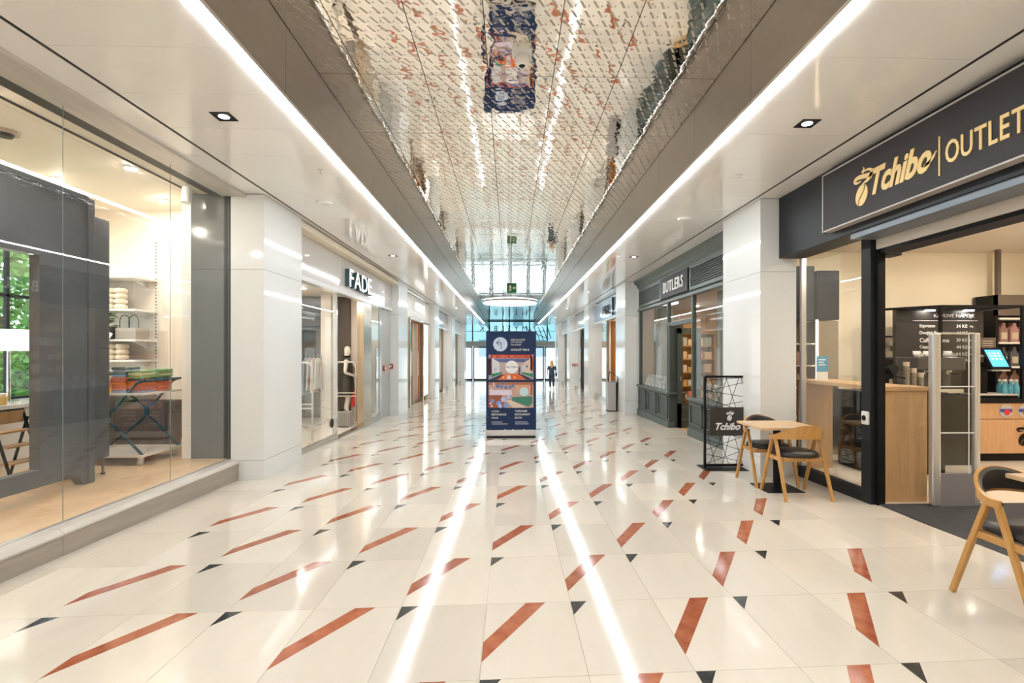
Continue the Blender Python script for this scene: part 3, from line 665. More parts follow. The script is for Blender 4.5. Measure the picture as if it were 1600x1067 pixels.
for i, (x, y, lab) in enumerate([(-4.4, 2.0, 'round spot lamp at the near end of the home store window'), (-5.6, 2.4, 'round spot lamp at the near end of the home store, deep one'), (-4.3, 4.3, 'round spot lamp in front of the grey partition'), (-5.6, 4.6, 'round spot lamp behind the grey partition'), (-4.5, 6.2, 'round spot lamp above the near end of the trolley'), (-5.7, 6.6, 'round spot lamp above the wall shelves'), (-5.0, 7.5, 'round spot lamp by the far wall of the home store')]):  # spots added to brighten the home store
    shop_fill_lamp(x, y, 3.76, lab, e=150, col=(1,.88,.75))

# ================================================================== FADE shop (left, behind the first pillar)
FY0, FY1 = 8.16, 15.2; FZ = -.19
XF = -3.56
room('fashion_shop', -6.7, -3.62, FY0, FY1, FZ, 3.0, WHITEW, mat('pale_tile', (.76,.68,.57), .2), WARMW)
struct('wall_header_fashion_shop', M().box(-3.66, FY0, 2.98, -3.56, FY1, 3.72), WHITEW)
s = thing('shop_front', 'glass shop front with a glossy fascia and the lit name FADE', 'shop front', (XF, 11.6, FZ))
for a, b in ((8.17, 10.62), (10.62, 13.1), (13.1, 15.18)):
    M().box(-3.56, a+.002, 2.86, -3.50, b-.002, 3.56).build('fascia_panel', mat('gloss_fascia', (.60,.57,.53), .08), s, bevel=.004)
M().box(-3.62, 8.17, 2.78, -3.47, 15.18, 2.86).build('fascia_lip', WHITEP, s)
M().box(-3.56, 8.17, 3.56, -3.3, 15.18, 3.66).build('soffit_band', CREAMW, s)
letters('FADE.', 'L', (-3.40, 10.95, 2.97), .40, 1.85, .012, WHITEE, s, name='letter', gap=.10, side=TEALL)
for a, b in ((8.2, 10.5), (13.05, 14.0)):
    M().box(-3.565, a, FZ+.05, -3.555, b, 2.79).build('glass_pane', GLASS, s)
    M().box(-3.60, a, FZ-.12, -3.53, b, FZ+.10).build('base_rail', STEEL, s)
M().box(-3.60, 10.5, FZ-.08, -3.52, 10.56, 2.79).build('door_jamb', CHROME, s)
M().box(-3.66, 12.35, FZ-.1, -3.50, 13.03, 2.79).build('steel_post', BRONZE, s)
M().box(-3.58, 14.0, FZ-.1, -3.54, 15.18, 2.79).build('grey_panel', mat('gloss_grey', (.42,.42,.40), .1), s)
M().box(-3.66, 10.56, FZ-.14, -3.5, 12.35, FZ+.004).build('threshold', STEEL, s)
M().tube([(-3.555,10.3,.16),(-3.54,10.3,.16)], .09, 20).build('round_handle', BLACK, s)
struct('wall_display_dark', M().box(-4.46, 13.35, FZ, -4.15, 13.45, 3.0), BROWN)
struct('wall_display_light', M().box(-4.15, 13.45, FZ, -3.72, 13.55, 3.0).box(-4.72, 12.9, FZ, -4.47, 13.15, 3.0), WARMW)
struct('wall_rear_fashion_shop', M().box(-6.6, 14.0, FZ, -4.72, 14.1, 3.0), C(.22,.20,.18)); struct('trim_9', M().box(-6.6, 13.2, 2.25, -4.5, 14.0, 2.98), C(.10,.10,.11))
def eas_gate(x0, x1, y, z0, h, lab):
    t = thing('security_gate', lab, 'security gate', ((x0+x1)/2, y, z0))
    r = .12; pts = [(x0,y,z0)]+[(x0+r-r*math.cos(a),y,z0+h-r+r*math.sin(a)) for a in [PI/2*i/5 for i in range(6)]]+[(x1-r+r*math.sin(a),y,z0+h-r+r*math.cos(a)) for a in [PI/2*i/5 for i in range(6)]]+[(x1,y,z0)]
    M().tube(pts, .022, 8).build('hoop', C(.70,.66,.60,.3), t, smooth=True)
    for zz in (.68, .76): M().tube([(x0,y,z0+zz),(x1,y,z0+zz)], .014, 8).build('crossbar', C(.70,.66,.60,.3), t)
    for x in (x0, x1): M().box(x-.05, y-.08, z0, x+.05, y+.08, z0+.05).build('foot', C(.70,.66,.60,.3), t)
eas_gate(-4.32, -3.80, 12.75, FZ, 1.52, 'beige hoop security gate in the doorway of the fashion shop')
eas_gate(-4.40, -3.80, 9.95, FZ, 1.56, 'beige hoop security gate behind the near glass of the fashion shop')
# mannequins
def skin_body(name, J, E, mt, parent, sub=2):
    me = bpy.data.meshes.new(name); keys = list(J); me.from_pydata([J[k][:3] for k in keys], [(keys.index(a), keys.index(b)) for a, b in E], []); me.materials.append(mt)
    o = link(name, me, parent); o.modifiers.new('skin', 'SKIN').use_smooth_shade = True
    for i, k in enumerate(keys):
        r = J[k][3]; me.skin_vertices[0].data[i].radius = (r, r) if not isinstance(r, tuple) else r
    me.skin_vertices[0].data[0].use_root = True
    sd = o.modifiers.new('sub', 'SUBSURF'); sd.levels = sub; sd.render_levels = sub
    return o
def hand_joints(J, E, wrist, d, side, sc=1.0):
    """palm plus five unequal bent fingers hanging along d"""
    w = Vector(J[wrist][:3]); d = Vector(d).normalized(); s = Vector(side).normalized(); n = d.cross(s)
    pal = w+d*.05*sc; J[wrist+'p'] = (*pal, (.024*sc, .014*sc)); E.append((wrist, wrist+'p'))
    for i, (off, ln) in enumerate(((-.026,.060),(-.009,.072),(.009,.068),(.026,.052))):
        a = pal+s*off*sc+d*.03*sc; b = a+d*ln*.5*sc+n*.006*sc; c = b+d*ln*.5*sc+n*.022*sc
        for q, p in (('a',a),('b',b),('c',c)): J['%s%d%s' % (wrist,i,q)] = (*p, .008*sc if q != 'c' else .006*sc)
        E += [(wrist+'p', '%s%da' % (wrist,i)), ('%s%da' % (wrist,i), '%s%db' % (wrist,i)), ('%s%db' % (wrist,i), '%s%dc' % (wrist,i))]
    a = w+d*.03*sc-s*.03*sc+n*.01; b = a+d*.04*sc-s*.014*sc+n*.012
    J[wrist+'ta'] = (*a, .010*sc); J[wrist+'tb'] = (*b, .008*sc); E += [(wrist, wrist+'ta'), (wrist+'ta', wrist+'tb')]
def human(parent, base, face, mt, arms, legs, H_=1.75):
    """continuous body; face = unit xy the figure looks to; arms/legs = joints in (side, forward, up) metres for H 1.75"""
    k = H_/1.75; f = Vector((face[0],face[1],0)).normalized(); s = Vector((f.y,-f.x,0))
    P = lambda a, b, c, r: (*(Vector(base)+s*a*k+f*b*k+Vector((0,0,c*k))), (r*k if not isinstance(r, tuple) else (r[0]*k, r[1]*k)))
    J = {'pel': P(0,0,.93,.125), 'bel': P(0,.01,1.06,.112), 'che': P(0,.0,1.26,.125), 'nb': P(0,-.015,1.43,.062), 'nk': P(0,.0,1.50,.05), 'hd0': P(0,.015,1.56,.062), 'hd1': P(0,.012,1.65,.082), 'hd2': P(0,.005,1.735,.05)}
    E = [('pel','bel'),('bel','che'),('che','nb'),('nb','nk'),('nk','hd0'),('hd0','hd1'),('hd1','hd2')]
    J['nose'] = P(0,.10,1.615,.014); E.append(('hd0','nose'))
    for sg, n in ((-1,'l'),(1,'r')):
        J['sh'+n] = P(sg*.175,-.01,1.40,.052); el, wr = arms[n]; J['el'+n] = P(*el,.038); J['wr'+n] = P(*wr,.026); E += [('che','sh'+n),('sh'+n,'el'+n),('el'+n,'wr'+n)]
        d = Vector(J['wr'+n][:3])-Vector(J['el'+n][:3]); hand_joints(J, E, 'wr'+n, d, f, k)
        hp, kn, an, toe = legs[n]
        J['hp'+n] = P(*hp,.085); J['kn'+n] = P(*kn,.056); J['ca'+n] = P((kn[0]+an[0])/2,(kn[1]*.6+an[1]*.4)-.02,kn[2]*.68+an[2]*.32,.052); J['an'+n] = P(*an,.036); J['to'+n] = P(*toe,.028)
        E += [('pel','hp'+n),('hp'+n,'kn'+n),('kn'+n,'ca'+n),('ca'+n,'an'+n),('an'+n,'to'+n)]
    return skin_body('body', J, E, mt, parent), P
STAND = {'l': ((-.09,0,.86),(-.10,.02,.49),(-.10,-.02,.08),(-.10,.15,.03)), 'r': ((.09,0,.86),(.10,.03,.49),(.10,.0,.08),(.11,.17,.03))}
mx, my = -4.10, 12.98
m1 = thing('mannequin', 'white mannequin in a dark collared dress with a red bag behind the doorway gate', 'mannequin', (mx, my, FZ))
M().lathe([(.2,0),(.2,.02)], (mx,my,FZ), 24).build('base_plate', CHROME, m1)
_, P = human(m1, (mx,my,FZ+.02), (.95,.30), MANN, {'l': ((-.27,-.03,1.13),(-.20,.20,1.02)), 'r': ((.28,-.04,1.13),(.16,.20,1.04))}, STAND, 1.92)
def loft(P, rings, n=16):
    m = M()
    for (a, b, c, ra, rb) in rings:
        for q in range(n):
            t = 2*PI*q/n; m.v.append(P(a+ra*math.cos(t), b+rb*math.sin(t), c, 0)[:3])
    for i in range(len(rings)-1):
        for q in range(n): m.f.append((i*n+q, i*n+(q+1) % n, (i+1)*n+(q+1) % n, (i+1)*n+q))
    return m
DRESS = mat('dark_dress', (.055,.05,.038), .45)
d = loft(P, [(0,0,.60,.205,.165),(0,0,.80,.20,.165),(0,0,.93,.185,.155),(0,.01,1.06,.155,.135),(0,0,1.25,.185,.15),(0,-.01,1.38,.20,.115),(0,-.01,1.44,.12,.09),(0,0,1.475,.075,.075)]).build('dress', DRESS, m1, smooth=True)
loft(P, [(0,0,1.46,.08,.08),(0,0,1.51,.075,.075),(0,0,1.50,.09,.09)]).build('collar', BLACK, d)
loft(P, [(0,.0,.62,.21,.17),(0,.0,.60,.212,.172)]).build('hem', BLACK, d)
bag = thing('red_handbag', 'small red shoulder bag hanging at the mannequin hip', 'bag', (mx+.2, my+.05, .9))
c = P(.02,.26,.97,0)
M().cbox(c[:3], (.14,.12,.17)).build('bag_body', REDP, bag, bevel=.015); M().cbox((c[0],c[1],c[2]+.05), (.15,.13,.05)).build('flap', C(.5,.02,.02), bag, bevel=.01)
M().tube([P(-.05,.20,1.05,0)[:3], P(-.12,.15,1.25,0)[:3], P(-.16,.02,1.42,0)[:3]], .008, 6).build('strap', REDP, bag)
bag = thing('red_tote', 'red tote bag hanging low beside the mannequin legs', 'bag', (-3.86, 13.0, .45))
M().prism([(-.11,0),(.11,0),(.07,.32),(-.07,.32)], frame('C', (-3.86,12.95,.22)), .10).build('bag_body', REDP, bag, bevel=.01); M().tube([(-3.92,12.9,.54),(-3.86,12.9,.70),(-3.80,12.9,.54)], .01, 6).build('handle', REDP, bag)
cs = thing('suitcase', 'grey ribbed carry case standing on the floor in front of the mannequin', 'suitcase', (-3.92, 12.2, FZ))
M().box(-4.12, 12.12, FZ+.02, -3.75, 12.34, FZ+.36).build('shell', C(.34,.32,.29), cs, bevel=.02)
for k in range(7): M().box(-4.10+k*.052, 12.112, FZ+.04, -4.10+k*.052+.02, 12.12, FZ+.34).build('rib', C(.28,.26,.24), cs)
M().tube([(-3.99,12.2,FZ+.36),(-3.99,12.2,FZ+.40),(-3.88,12.2,FZ+.40),(-3.88,12.2,FZ+.36)], .01, 6).build('handle', BLACK, cs)
# hanging garments behind the near glass
t = thing('garment_rail', 'chrome garment rail behind the near glass of the fashion shop', 'rail', (-5.1, 12.6, FZ))
M().tube([(-5.62,12.6,FZ),(-5.62,12.6,1.5),(-4.60,12.6,1.5),(-4.60,12.6,FZ)], .016, 8).build('rail_frame', CHROME, t); M().box(-5.64,12.35,FZ,-5.60,12.85,FZ+.02).build('foot', CHROME, t); M().box(-4.62,12.35,FZ,-4.58,12.85,FZ+.02).build('foot', CHROME, t)
gcol = [('white', (.82,.78,.72)), ('pale pink', (.74,.58,.52)), ('beige', (.62,.52,.40)), ('grey blue', (.35,.42,.50)), ('charcoal', (.10,.10,.11)), ('cream', (.80,.72,.60)), ('black', (.03,.03,.035)), ('sand', (.55,.45,.33)), ('light blue', (.45,.55,.66)), ('dark olive', (.14,.13,.09))]
for k, (cn, cc) in enumerate(gcol):
    x = -4.68-k*.095; y = 12.6; ln = random.uniform(.75,1.1)
    t = thing('hanging_garment', '%s garment on a hanger on the chrome rail' % cn, 'garment', (x, y, 1.5-ln))
    M().tube([(x,y,1.53),(x,y,1.46),(x,y-.18,1.38)], .004, 5).tube([(x,y,1.46),(x,y+.18,1.38)], .004, 5).build('hanger', CHROME, t)
    m = M(); n_ = 14
    for z, w, dd in ((1.44,.05,.02),(1.38,.19,.03),(1.2,.20,.035),(1.44-ln,.26,.04)):
        for q in range(n_): a = 2*PI*q/n_; m.v.append((x+dd*math.sin(a)*(1+.3*math.sin(5*a)), y+w*math.cos(a), z))
    for i in range(3):
        for q in range(n_): m.f.append((i*n_+q,i*n_+(q+1)%n_,(i+1)*n_+(q+1)%n_,(i+1)*n_+q))
    m.build('cloth', C(*cc), t, smooth=True)
m2 = thing('mannequin', 'white mannequin in a pale patterned dress half hidden behind the nearest pillar', 'mannequin', (-3.95, 8.75, FZ))
M().lathe([(.2,0),(.2,.02)], (-3.95,8.75,FZ), 24).build('base_plate', CHROME, m2)
_, P2 = human(m2, (-3.95,8.75,FZ+.02), (1,-.2), MANN, {'l': ((-.26,.0,1.12),(-.24,.05,.86)), 'r': ((.26,.0,1.12),(.24,.05,.86))}, STAND, 1.85)
loft(P2, [(0,0,.28,.26,.22),(0,0,.60,.22,.19),(0,0,.93,.185,.155),(0,.01,1.06,.155,.135),(0,0,1.25,.185,.15),(0,-.01,1.38,.20,.115),(0,-.01,1.44,.12,.09)]).build('dress', C(.85,.80,.73), m2, smooth=True)
o = M().box(-4.35, 9.15, FZ, -3.85, 9.55, FZ+.32).build('display_cube', WHITEP, None, bevel=.006); tag(o, 'low white display cube behind the near glass of the fashion shop', 'cube')
for i, (x, y) in enumerate([(-4.5, 9.3), (-4.6, 11.5), (-4.3, 14.2), (-6.3, 10.5)]):  # spots added to brighten the fashion shop
    shop_fill_lamp(x, y, 3.0, ['warm ceiling lamp behind the near glass of the fashion shop', 'warm ceiling lamp above the fashion shop doorway', 'warm ceiling lamp at the far end of the fashion shop', 'warm ceiling lamp at the back of the fashion shop'][i], .5, .5)

# ================================================================== GUESS shop (left, third)
s = thing('shop_front', 'cream shop front with a narrow wooden door and the white name GUESS', 'shop front', (-3.52, 19.3, fz(19)))
gz = fz(22.4)-.05
for a in ((-3.62,16.52,gz,-3.50,17.75,3.62),(-3.62,20.55,gz,-3.50,20.75,2.75),(-3.62,21.95,gz,-3.50,22.5,2.75),(-3.62,17.75,2.78,-3.50,22.5,3.62)):
    M().box(*a).build('wall_panel', CREAMP, s)
M().box(-3.56,17.75,gz,-3.44,17.95,2.80).build('door_frame', BRONZE, s); M().box(-3.56,20.35,gz,-3.44,20.55,2.80).build('door_frame', BRONZE, s); M().box(-3.56,17.95,2.72,-3.44,20.35,2.80).build('door_frame', BRONZE, s)
d = M().box(-3.80, 20.0, fz(20)-.02, -3.74, 22.4, 2.72).build('side_panel', CREAMP, s)
M().box(-3.54, 20.75, -.2, -3.51, 21.95, 2.72).build('light_panel', mat('lit_panel', (1,.95,.88), .4, emit=.45), s)
struct('wall_guess_wood', M().box(-4.0+.0, 21.2, gz, -3.62, 21.3, 2.8).box(-6.0, 20.9, gz, -3.7, 21.2, 2.8), WOODO)
o = M().box(-4.28, 20.86, .62, -3.72, 20.895, 1.62).build('white_poster', PAPER, None); tag(o, 'blank white poster on the orange wooden wall inside the cream shop', 'poster')
letters('GUESS', 'L', (-3.48, 18.75, 3.10), .34, 2.0, .05, WHITEE, s, gap=.12)
room('cream_shop', -6.5, -3.6, 16.4, 22.5, fz(22.4)+.02, 3.0, WARMW, BROWN, WARMW)
shop_fill_lamp(-4.6, 19.0, 3.0, 'ceiling lamp inside the cream shop with wooden door', .5, .5, LAMPW)

# ================================================================== further shops on both sides
def plain_shop(side, y0, y1, lab, sign, glassm, fasc, inner, lampm, door):
    sg = -1 if side == 'L' else 1; xf = sg*3.56 if side == 'L' else 3.72; zb = fz(y1)-.04
    X = lambda d: xf+sg*d
    s = thing('shop_front', lab, 'shop front', (xf, (y0+y1)/2, fz((y0+y1)/2)))
    M().box(X(0), y0, 2.85, X(.10), y1, 3.62).build('fascia', fasc, s); M().box(X(-.05), y0, 2.78, X(.12), y1, 2.85).build('fascia_lip', WHITEP, s)
    d0 = y0+(y1-y0)*door[0]; d1 = y0+(y1-y0)*door[1]
    for a, b in ((y0, d0), (d1, y1)):
        if b-a < .1: continue
        M().box(X(.02), a, zb+.1, X(.03), b, 2.79).build('glass_pane', glassm, s); M().box(X(0), a, zb, X(.08), b, zb+.25).build('base_rail', STEEL, s)
    for y in (d0, d1): M().box(X(-.02), y-.05, zb, X(.08), y+.05, 2.79).build('door_post', STEEL, s)
    if sign: letters(sign, side, (X(-.03), (y0+y1)/2-(.9 if side == 'L' else -.9), 3.05), .36, 1.8, .04, WHITEE if side == 'L' else BLACK, s, gap=.12)
    return s
def goods(x0, x1, y, z0, n, palette, nm, lab, cat, grp, rnd, hmin=.12, hmax=.3, deep=.25):
    """a row of boxed goods along x at depth y"""
    x = x0
    for k in range(n):
        w = (x1-x0)/n*.86; h = rnd.uniform(hmin, hmax); o = M().box(x, y, z0, x+w, y+deep, z0+h).build(nm, palette[k % len(palette)], None, bevel=.008); tag(o, lab, cat, grp); x += (x1-x0)/n
rnd = random.Random(3)
GF = mat('grey_fascia', (.36,.35,.34), .12); GF2 = mat('pale_fascia', (.55,.55,.53), .1); BLF = mat('blue_fascia', (.30,.42,.53), .1)
plain_shop('L', 23.8, 29.4, 'narrow glass shop front with grey fascia, third shop on the left', None, GLASS, GF, WARMW, LAMPW, (.35,.62))
room('third_left_shop', -6.5, -3.6, 23.7, 29.5, fz(29.4)+.02, 2.9, WARMW, BROWN, WARMW); shop_fill_lamp(-4.6, 26.5, 2.9, 'ceiling lamp inside the third shop on the left', .5, .5, LAMPW)
plain_shop('L', 30.7, 37.1, 'pale glass shop front, the last one on the left', None, GLASS, GF2, WARMW, LAMPM, (.4,.62))
room('fourth_left_shop', -6.5, -3.6, 30.6, 37.2, fz(37)+.02, 2.9, WARMW, BROWN, WARMW); shop_fill_lamp(-4.6, 33.5, 2.9, 'ceiling lamp inside the last shop on the left', .5, .5, LAMPW)
s = plain_shop('R', 16.55, 22.4, 'shop front with blue-grey fascia, black letters and an orange wooden doorway', None, GLASS, BLF, WARMW, LAMPM, (.22,.52))
letters('FADE.', 'R', (3.68, 20.15, 3.02), .36, 1.35, .03, BLACK, s, gap=.10)
M().box(3.66, 18.25, 2.92, 3.71, 18.33, 3.55).build('sign_bar', BLACK, s)
d = M().box(3.86, 17.75, fz(19)-.05, 3.94, 17.80, 2.74).build('door_leaf', BLACK, s)
o = M().box(3.95, 19.9, fz(20)-.05, 5.2, 20.0, 2.78).build('wood_screen', WOODO, s)
for k in range(6): M().box(3.97+k*.2, 19.88, fz(20)-.02, 3.98+k*.2, 19.9, 2.78).build('board_joint', BROWN, o)
room('orange_door_shop', 3.83, 7.2, 16.45, 22.5, fz(22.4)+.02, 2.85, WARMW, BROWN, WARMW); shop_fill_lamp(4.7, 18.6, 2.85, 'ceiling lamp in front of the orange wooden screen', .5, .5, LAMPW); shop_fill_lamp(5.2, 21.4, 2.85, 'ceiling lamp at the far end of the orange-door shop', .5, .5, LAMPM)
plain_shop('R', 23.75, 29.5, 'glass shop front with grey fascia, third shop on the right', None, GLASS, GF, WARMW, LAMPM, (.3,.55))
room('third_right_shop', 3.83, 7.2, 23.65, 29.6, fz(29.4)+.02, 2.85, BROWN, BROWN, WARMW); shop_fill_lamp(4.8, 26.5, 2.85, 'ceiling lamp inside the third shop on the right', .5, .5, LAMPW)
plain_shop('R', 30.85, 36.9, 'pale glass shop front, the last one on the right', None, GLASS, GF2, WARMW, LAMPM, (.4,.62))
room('fourth_right_shop', 3.83, 7.2, 30.75, 37.0, fz(37)+.02, 2.85, WARMW, BROWN, WARMW); shop_fill_lamp(4.8, 33.5, 2.85, 'ceiling lamp inside the last shop on the right', .5, .5, LAMPW)
# red alarm boxes on the pillars
for x, y, z, lab in [(-3.52, 15.2, 1.16, 'red square fire alarm box on the second left pillar'), (3.66, 29.5, .85, 'red square fire alarm box on the fourth right pillar, inner one'), (3.86, 29.5, .85, 'red square fire alarm box on the fourth right pillar, outer one')]:
    t = thing('alarm_box', lab, 'alarm box', (x, y, z)); M().box(x-.075, y-.04, z-.075, x+.075, y-.001, z+.075).build('case', REDD, t, bevel=.008); M().tube([(x,y-.04,z),(x,y-.05,z)], .035, 16).build('button', PAPER, t)
t = thing('alarm_box', 'red square fire alarm box on the grey panel beside the fashion shop glass', 'alarm box', (-3.53, 14.45, 1.13)); M().box(-3.54,14.37,1.05,-3.50,14.52,1.20).build('case', REDD, t, bevel=.008); M().tube([(-3.50,14.445,1.125),(-3.49,14.445,1.125)], .035, 16).build('button', PAPER, t)

# ================================================================== BUTLERS (right, green wooden front)
BX = 3.86; bz = fz(15.2)-.05; YA, YB = 8.2, 15.2
s = thing('shop_front', 'dark green panelled wooden shop front with louvres and the white name BUTLERS', 'shop front', (BX, 11.7, fz(11.7)))
M().prism([(BX+.10,3.40),(BX-.02,3.40),(BX-.02,3.44),(BX-.07,3.50),(BX-.07,3.54),(BX-.16,3.62),(BX-.16,3.685),(BX+.10,3.685)], lambda u, v, w: (u, YA+w, v), YB-YA).build('cornice', GREEN, s)
M().box(BX, YA, 2.80, BX+.1, YB, 3.42).build('frieze_board', GREEND, s)
M().prism([(BX+.1,2.78),(BX-.05,2.78),(BX-.05,2.84),(BX-.02,2.87),(BX+.1,2.87)], lambda u, v, w: (u, YA+w, v), YB-YA).build('architrave', GREEN, s)
for a, b in ((12.95, 15.15), (8.3, 10.85)):
    f = M().box(BX-.03, a, 2.89, BX, b, 2.95).box(BX-.03, a, 3.34, BX, b, 3.40).box(BX-.03, a, 2.95, BX, a+.07, 3.34).box(BX-.03, b-.07, 2.95, BX, b, 3.34).build('louvre_frame', GREEN, s)
    for k in range(9):
        z = 2.955+k*.0425
        M().prism([(BX-.002,z+.036),(BX-.026,z),(BX-.026,z+.010),(BX-.002,z+.042)], lambda u, v, w, a=a: (u, a+.07+w, v), b-a-.14).build('slat', GREEN, f)
M().box(BX-.05, 10.92, 2.90, BX, 12.88, 3.40).build('sign_board', SIGNB, s, bevel=.008)
letters('BUTLERS', 'R', (BX-.052, 12.62, 3.03), .27, 1.46, .015, WHITEL, s, bold=.012, gap=.10)
# posts and glazing
for y, w in ((15.12,.08),(12.42,.07),(10.72,.07),(8.28,.08)): M().box(BX-.02, y-w/2, .60, BX+.07, y+w/2, 2.80).build('post', GREEN, s, bevel=.006)
M().box(BX-.02, 10.75, 2.20, BX+.07, 12.39, 2.29).build('door_head', GREEN, s)
for a, b, z0 in ((12.46,15.08,.62),(8.32,10.68,.62),(10.76,12.38,2.29)): M().box(BX+.02, a, z0, BX+.028, b, 2.79).build('glass_pane', GLASSD, s)
for a, b, n in ((12.2,15.18,3),(8.2,10.85,3)):
    p = M().box(BX-.04, a, bz, BX+.35, b, .58).build('stall_riser', GREEND, s)
    M().box(BX-.07, a-.02, bz, BX+.1, b+.02, fz((a+b)/2)+.16).build('plinth_board', GREEN, p, bevel=.01)
    M().box(BX-.09, a-.03, .56, BX+.38, b+.03, .62).build('sill', GREEN, p, bevel=.012)
    w = (b-a)/n
    for k in range(n):
        y0_, y1_ = a+k*w+.10, a+(k+1)*w-.10; z0, z1 = fz((a+b)/2)+.24, .50
        M().box(BX-.065,y0_,z0,BX-.04,y0_+.035,z1).box(BX-.065,y1_-.035,z0,BX-.04,y1_,z1).box(BX-.065,y0_,z0,BX-.04,y1_,z0+.035).box(BX-.065,y0_,z1-.035,BX-.04,y1_,z1).build('panel_moulding', GREEN, p)
M().box(BX-.03, 12.2, .58, BX+.30, 12.30, 2.25).build('door_reveal', GREEND, s)
d = M().box(4.0, 12.10, bz+.06, 4.55, 12.16, .35).box(4.0, 12.10, bz+.06, 4.09, 12.16, 2.15).box(4.46, 12.10, bz+.06, 4.55, 12.16, 2.15).box(4.0, 12.10, 2.02, 4.55, 12.16, 2.15).build('open_door', GREEND, s)
M().box(4.09, 12.125, .35, 4.46, 12.135, 2.02).build('door_glass', GLASS, d); M().box(4.08,12.09,-.05,4.47,12.10,.0).box(4.08,12.09,.24,4.47,12.10,.28).build('panel_moulding', GREEN, d); M().tube([(4.05,12.08,.9),(4.05,12.04,.9),(4.05,12.04,1.0)], .01, 6).build('handle', CHROME, d)
room('green_shop', BX+.1, 7.6, 8.92, 15.2, fz(13)+.02, 2.82, mat('ochre_wall', (.78,.52,.24), .6), mat('honey_floor', (.62,.38,.16), .4), mat('shop_ceiling_beige', (.66,.56,.45), .5))
for i, (x, y) in enumerate([(4.7, 9.6), (4.7, 11.3), (5.0, 13.6), (6.3, 10.5), (6.3, 12.8)]):  # spots added to brighten the green shop
    shop_fill_lamp(x, y, 2.82, ['warm ceiling lamp behind the near window of the green shop', 'warm ceiling lamp inside the green shop doorway', 'warm ceiling lamp behind the far window of the green shop', 'warm ceiling lamp at the back of the green shop, nearer one', 'warm ceiling lamp at the back of the green shop, farther one'][i], .35, .35, LAMPW, e=95)
pal = [C(.75,.25,.16), C(.80,.60,.42), C(.85,.78,.66), C(.45,.50,.48), C(.70,.42,.14), C(.30,.36,.40), C(.86,.70,.60)]
def open_shelf(x0, x1, y0, y1, z0, zs, lab, wood, along):
    t = thing('shelf_unit', lab, 'shelf', ((x0+x1)/2, (y0+y1)/2, z0))
    top = zs[-1]+.34
    if along == 'x':
        M().box(x0, y0, z0, x0+.03, y1, top).build('side', wood, t); M().box(x1-.03, y0, z0, x1, y1, top).build('side', wood, t); M().box(x0, y1-.02, z0, x1, y1, top).build('back', wood, t)
        M().box(x0, y0, top, x1, y1, top+.03).build('top', wood, t)
        for z in zs: M().box(x0+.03, y0, z-.03, x1-.03, y1-.02, z).build('shelf_board', wood, t)
    else:
        M().box(x0, y0, z0, x1, y0+.03, top).build('side', wood, t); M().box(x0, y1-.03, z0, x1, y1, top).build('side', wood, t); M().box(x1-.02, y0, z0, x1, y1, top).build('back', wood, t)
        M().box(x0, y0, top, x1, y1, top+.03).build('top', wood, t)
        for z in zs: M().box(x0, y0+.03, z-.03, x1-.02, y1-.03, z).build('shelf_board', wood, t)
    return t
GZ = fz(13)+.02
HONEY = mat('honey_wood', (.62,.34,.10), .45, noise=.5, nscale=3, nstretch=(1,1,6), col2=(.50,.25,.06))
zs = [.25, .62, 1.0, 1.38, 1.76]
open_shelf(4.35, 5.9, 14.55, 15.1, GZ, zs, 'honey wooden shelf of gift boxes facing the green shop doorway', HONEY, 'x')
names = ['red', 'tan', 'cream', 'grey green', 'amber', 'slate', 'rose']
for zi, z in enumerate(zs):
    goods(4.42, 5.84, 14.62, z, 6, [pal[(zi*2+q) % 7] for q in range(3)], 'gift_box', ['gift box on the lowest shelf facing the green shop doorway','gift box on the second shelf facing the green shop doorway','gift box on the middle shelf facing the green shop doorway','gift box on the fourth shelf facing the green shop doorway','gift box on the top shelf facing the green shop doorway'][zi], 'box', 'gift boxes on the doorway shelf, tier %s' % ['one','two','three','four','five'][zi], rnd, .12, .26)
open_shelf(6.2, 6.75, 9.1, 14.3, GZ, zs, 'long honey wooden shelf along the back of the green shop', HONEY, 'y')
for zi, z in enumerate(zs):
    y = 9.2
    for k in range(13):
        w = .30; h = rnd.uniform(.1,.28)
        if (zi+k) % 3 == 0: o = M().lathe([(.08,0),(.12,h*.3),(.11,h*.7),(.07,h)], (6.42,y+.15,z), 12).build('vase', pal[(k+zi) % 7], None, smooth=True); tag(o, 'rounded vase on the long back shelf of the green shop', 'vase', 'vases on the long back shelf')
        else: o = M().box(6.26,y,z,6.6,y+w,z+h).build('boxed_ware', pal[(k*3+zi) % 7], None, bevel=.008); tag(o, 'boxed ware on the long back shelf of the green shop', 'box', 'boxed ware on the long back shelf')
        y += .385
# window displays
struct('wall_column_green_shop', M().box(4.25, 14.3, GZ, 4.6, 14.6, 2.82), C(.36,.38,.35)); struct('wall_pier_green_shop', M().box(4.25, 10.1, GZ, 4.5, 10.4, 2.82), C(.36,.38,.35))
for k in range(7):
    y = 12.65+k*.34
    t = thing('glass_jar', 'silvery glass jar displayed on the far window sill of the green shop', 'jar', (4.05, y, .62), 'glass jars in the far window')
    M().lathe([(.08,0),(.10,.03),(.10,.2),(.06,.24),(.06,.26)], (4.05,y,.62), 14).build('jar_body', C(.62,.60,.55,.15), t, smooth=True); M().lathe([(.066,.26),(.066,.30),(.02,.31),(.015,.34)], (4.05,y,.62), 14).build('stopper', C(.8,.78,.72,.2), t, smooth=True)
    c_ = M().box(-.05,-.004,0,.05,.004,.09).build('price_card', PAPER, None); c_.location = (3.97, y+.15, .622); c_.rotation_euler = (R(-20),0,R(-60)); tag(c_, 'small white price card on the far window sill of the green shop', 'card', 'price cards in the far window')
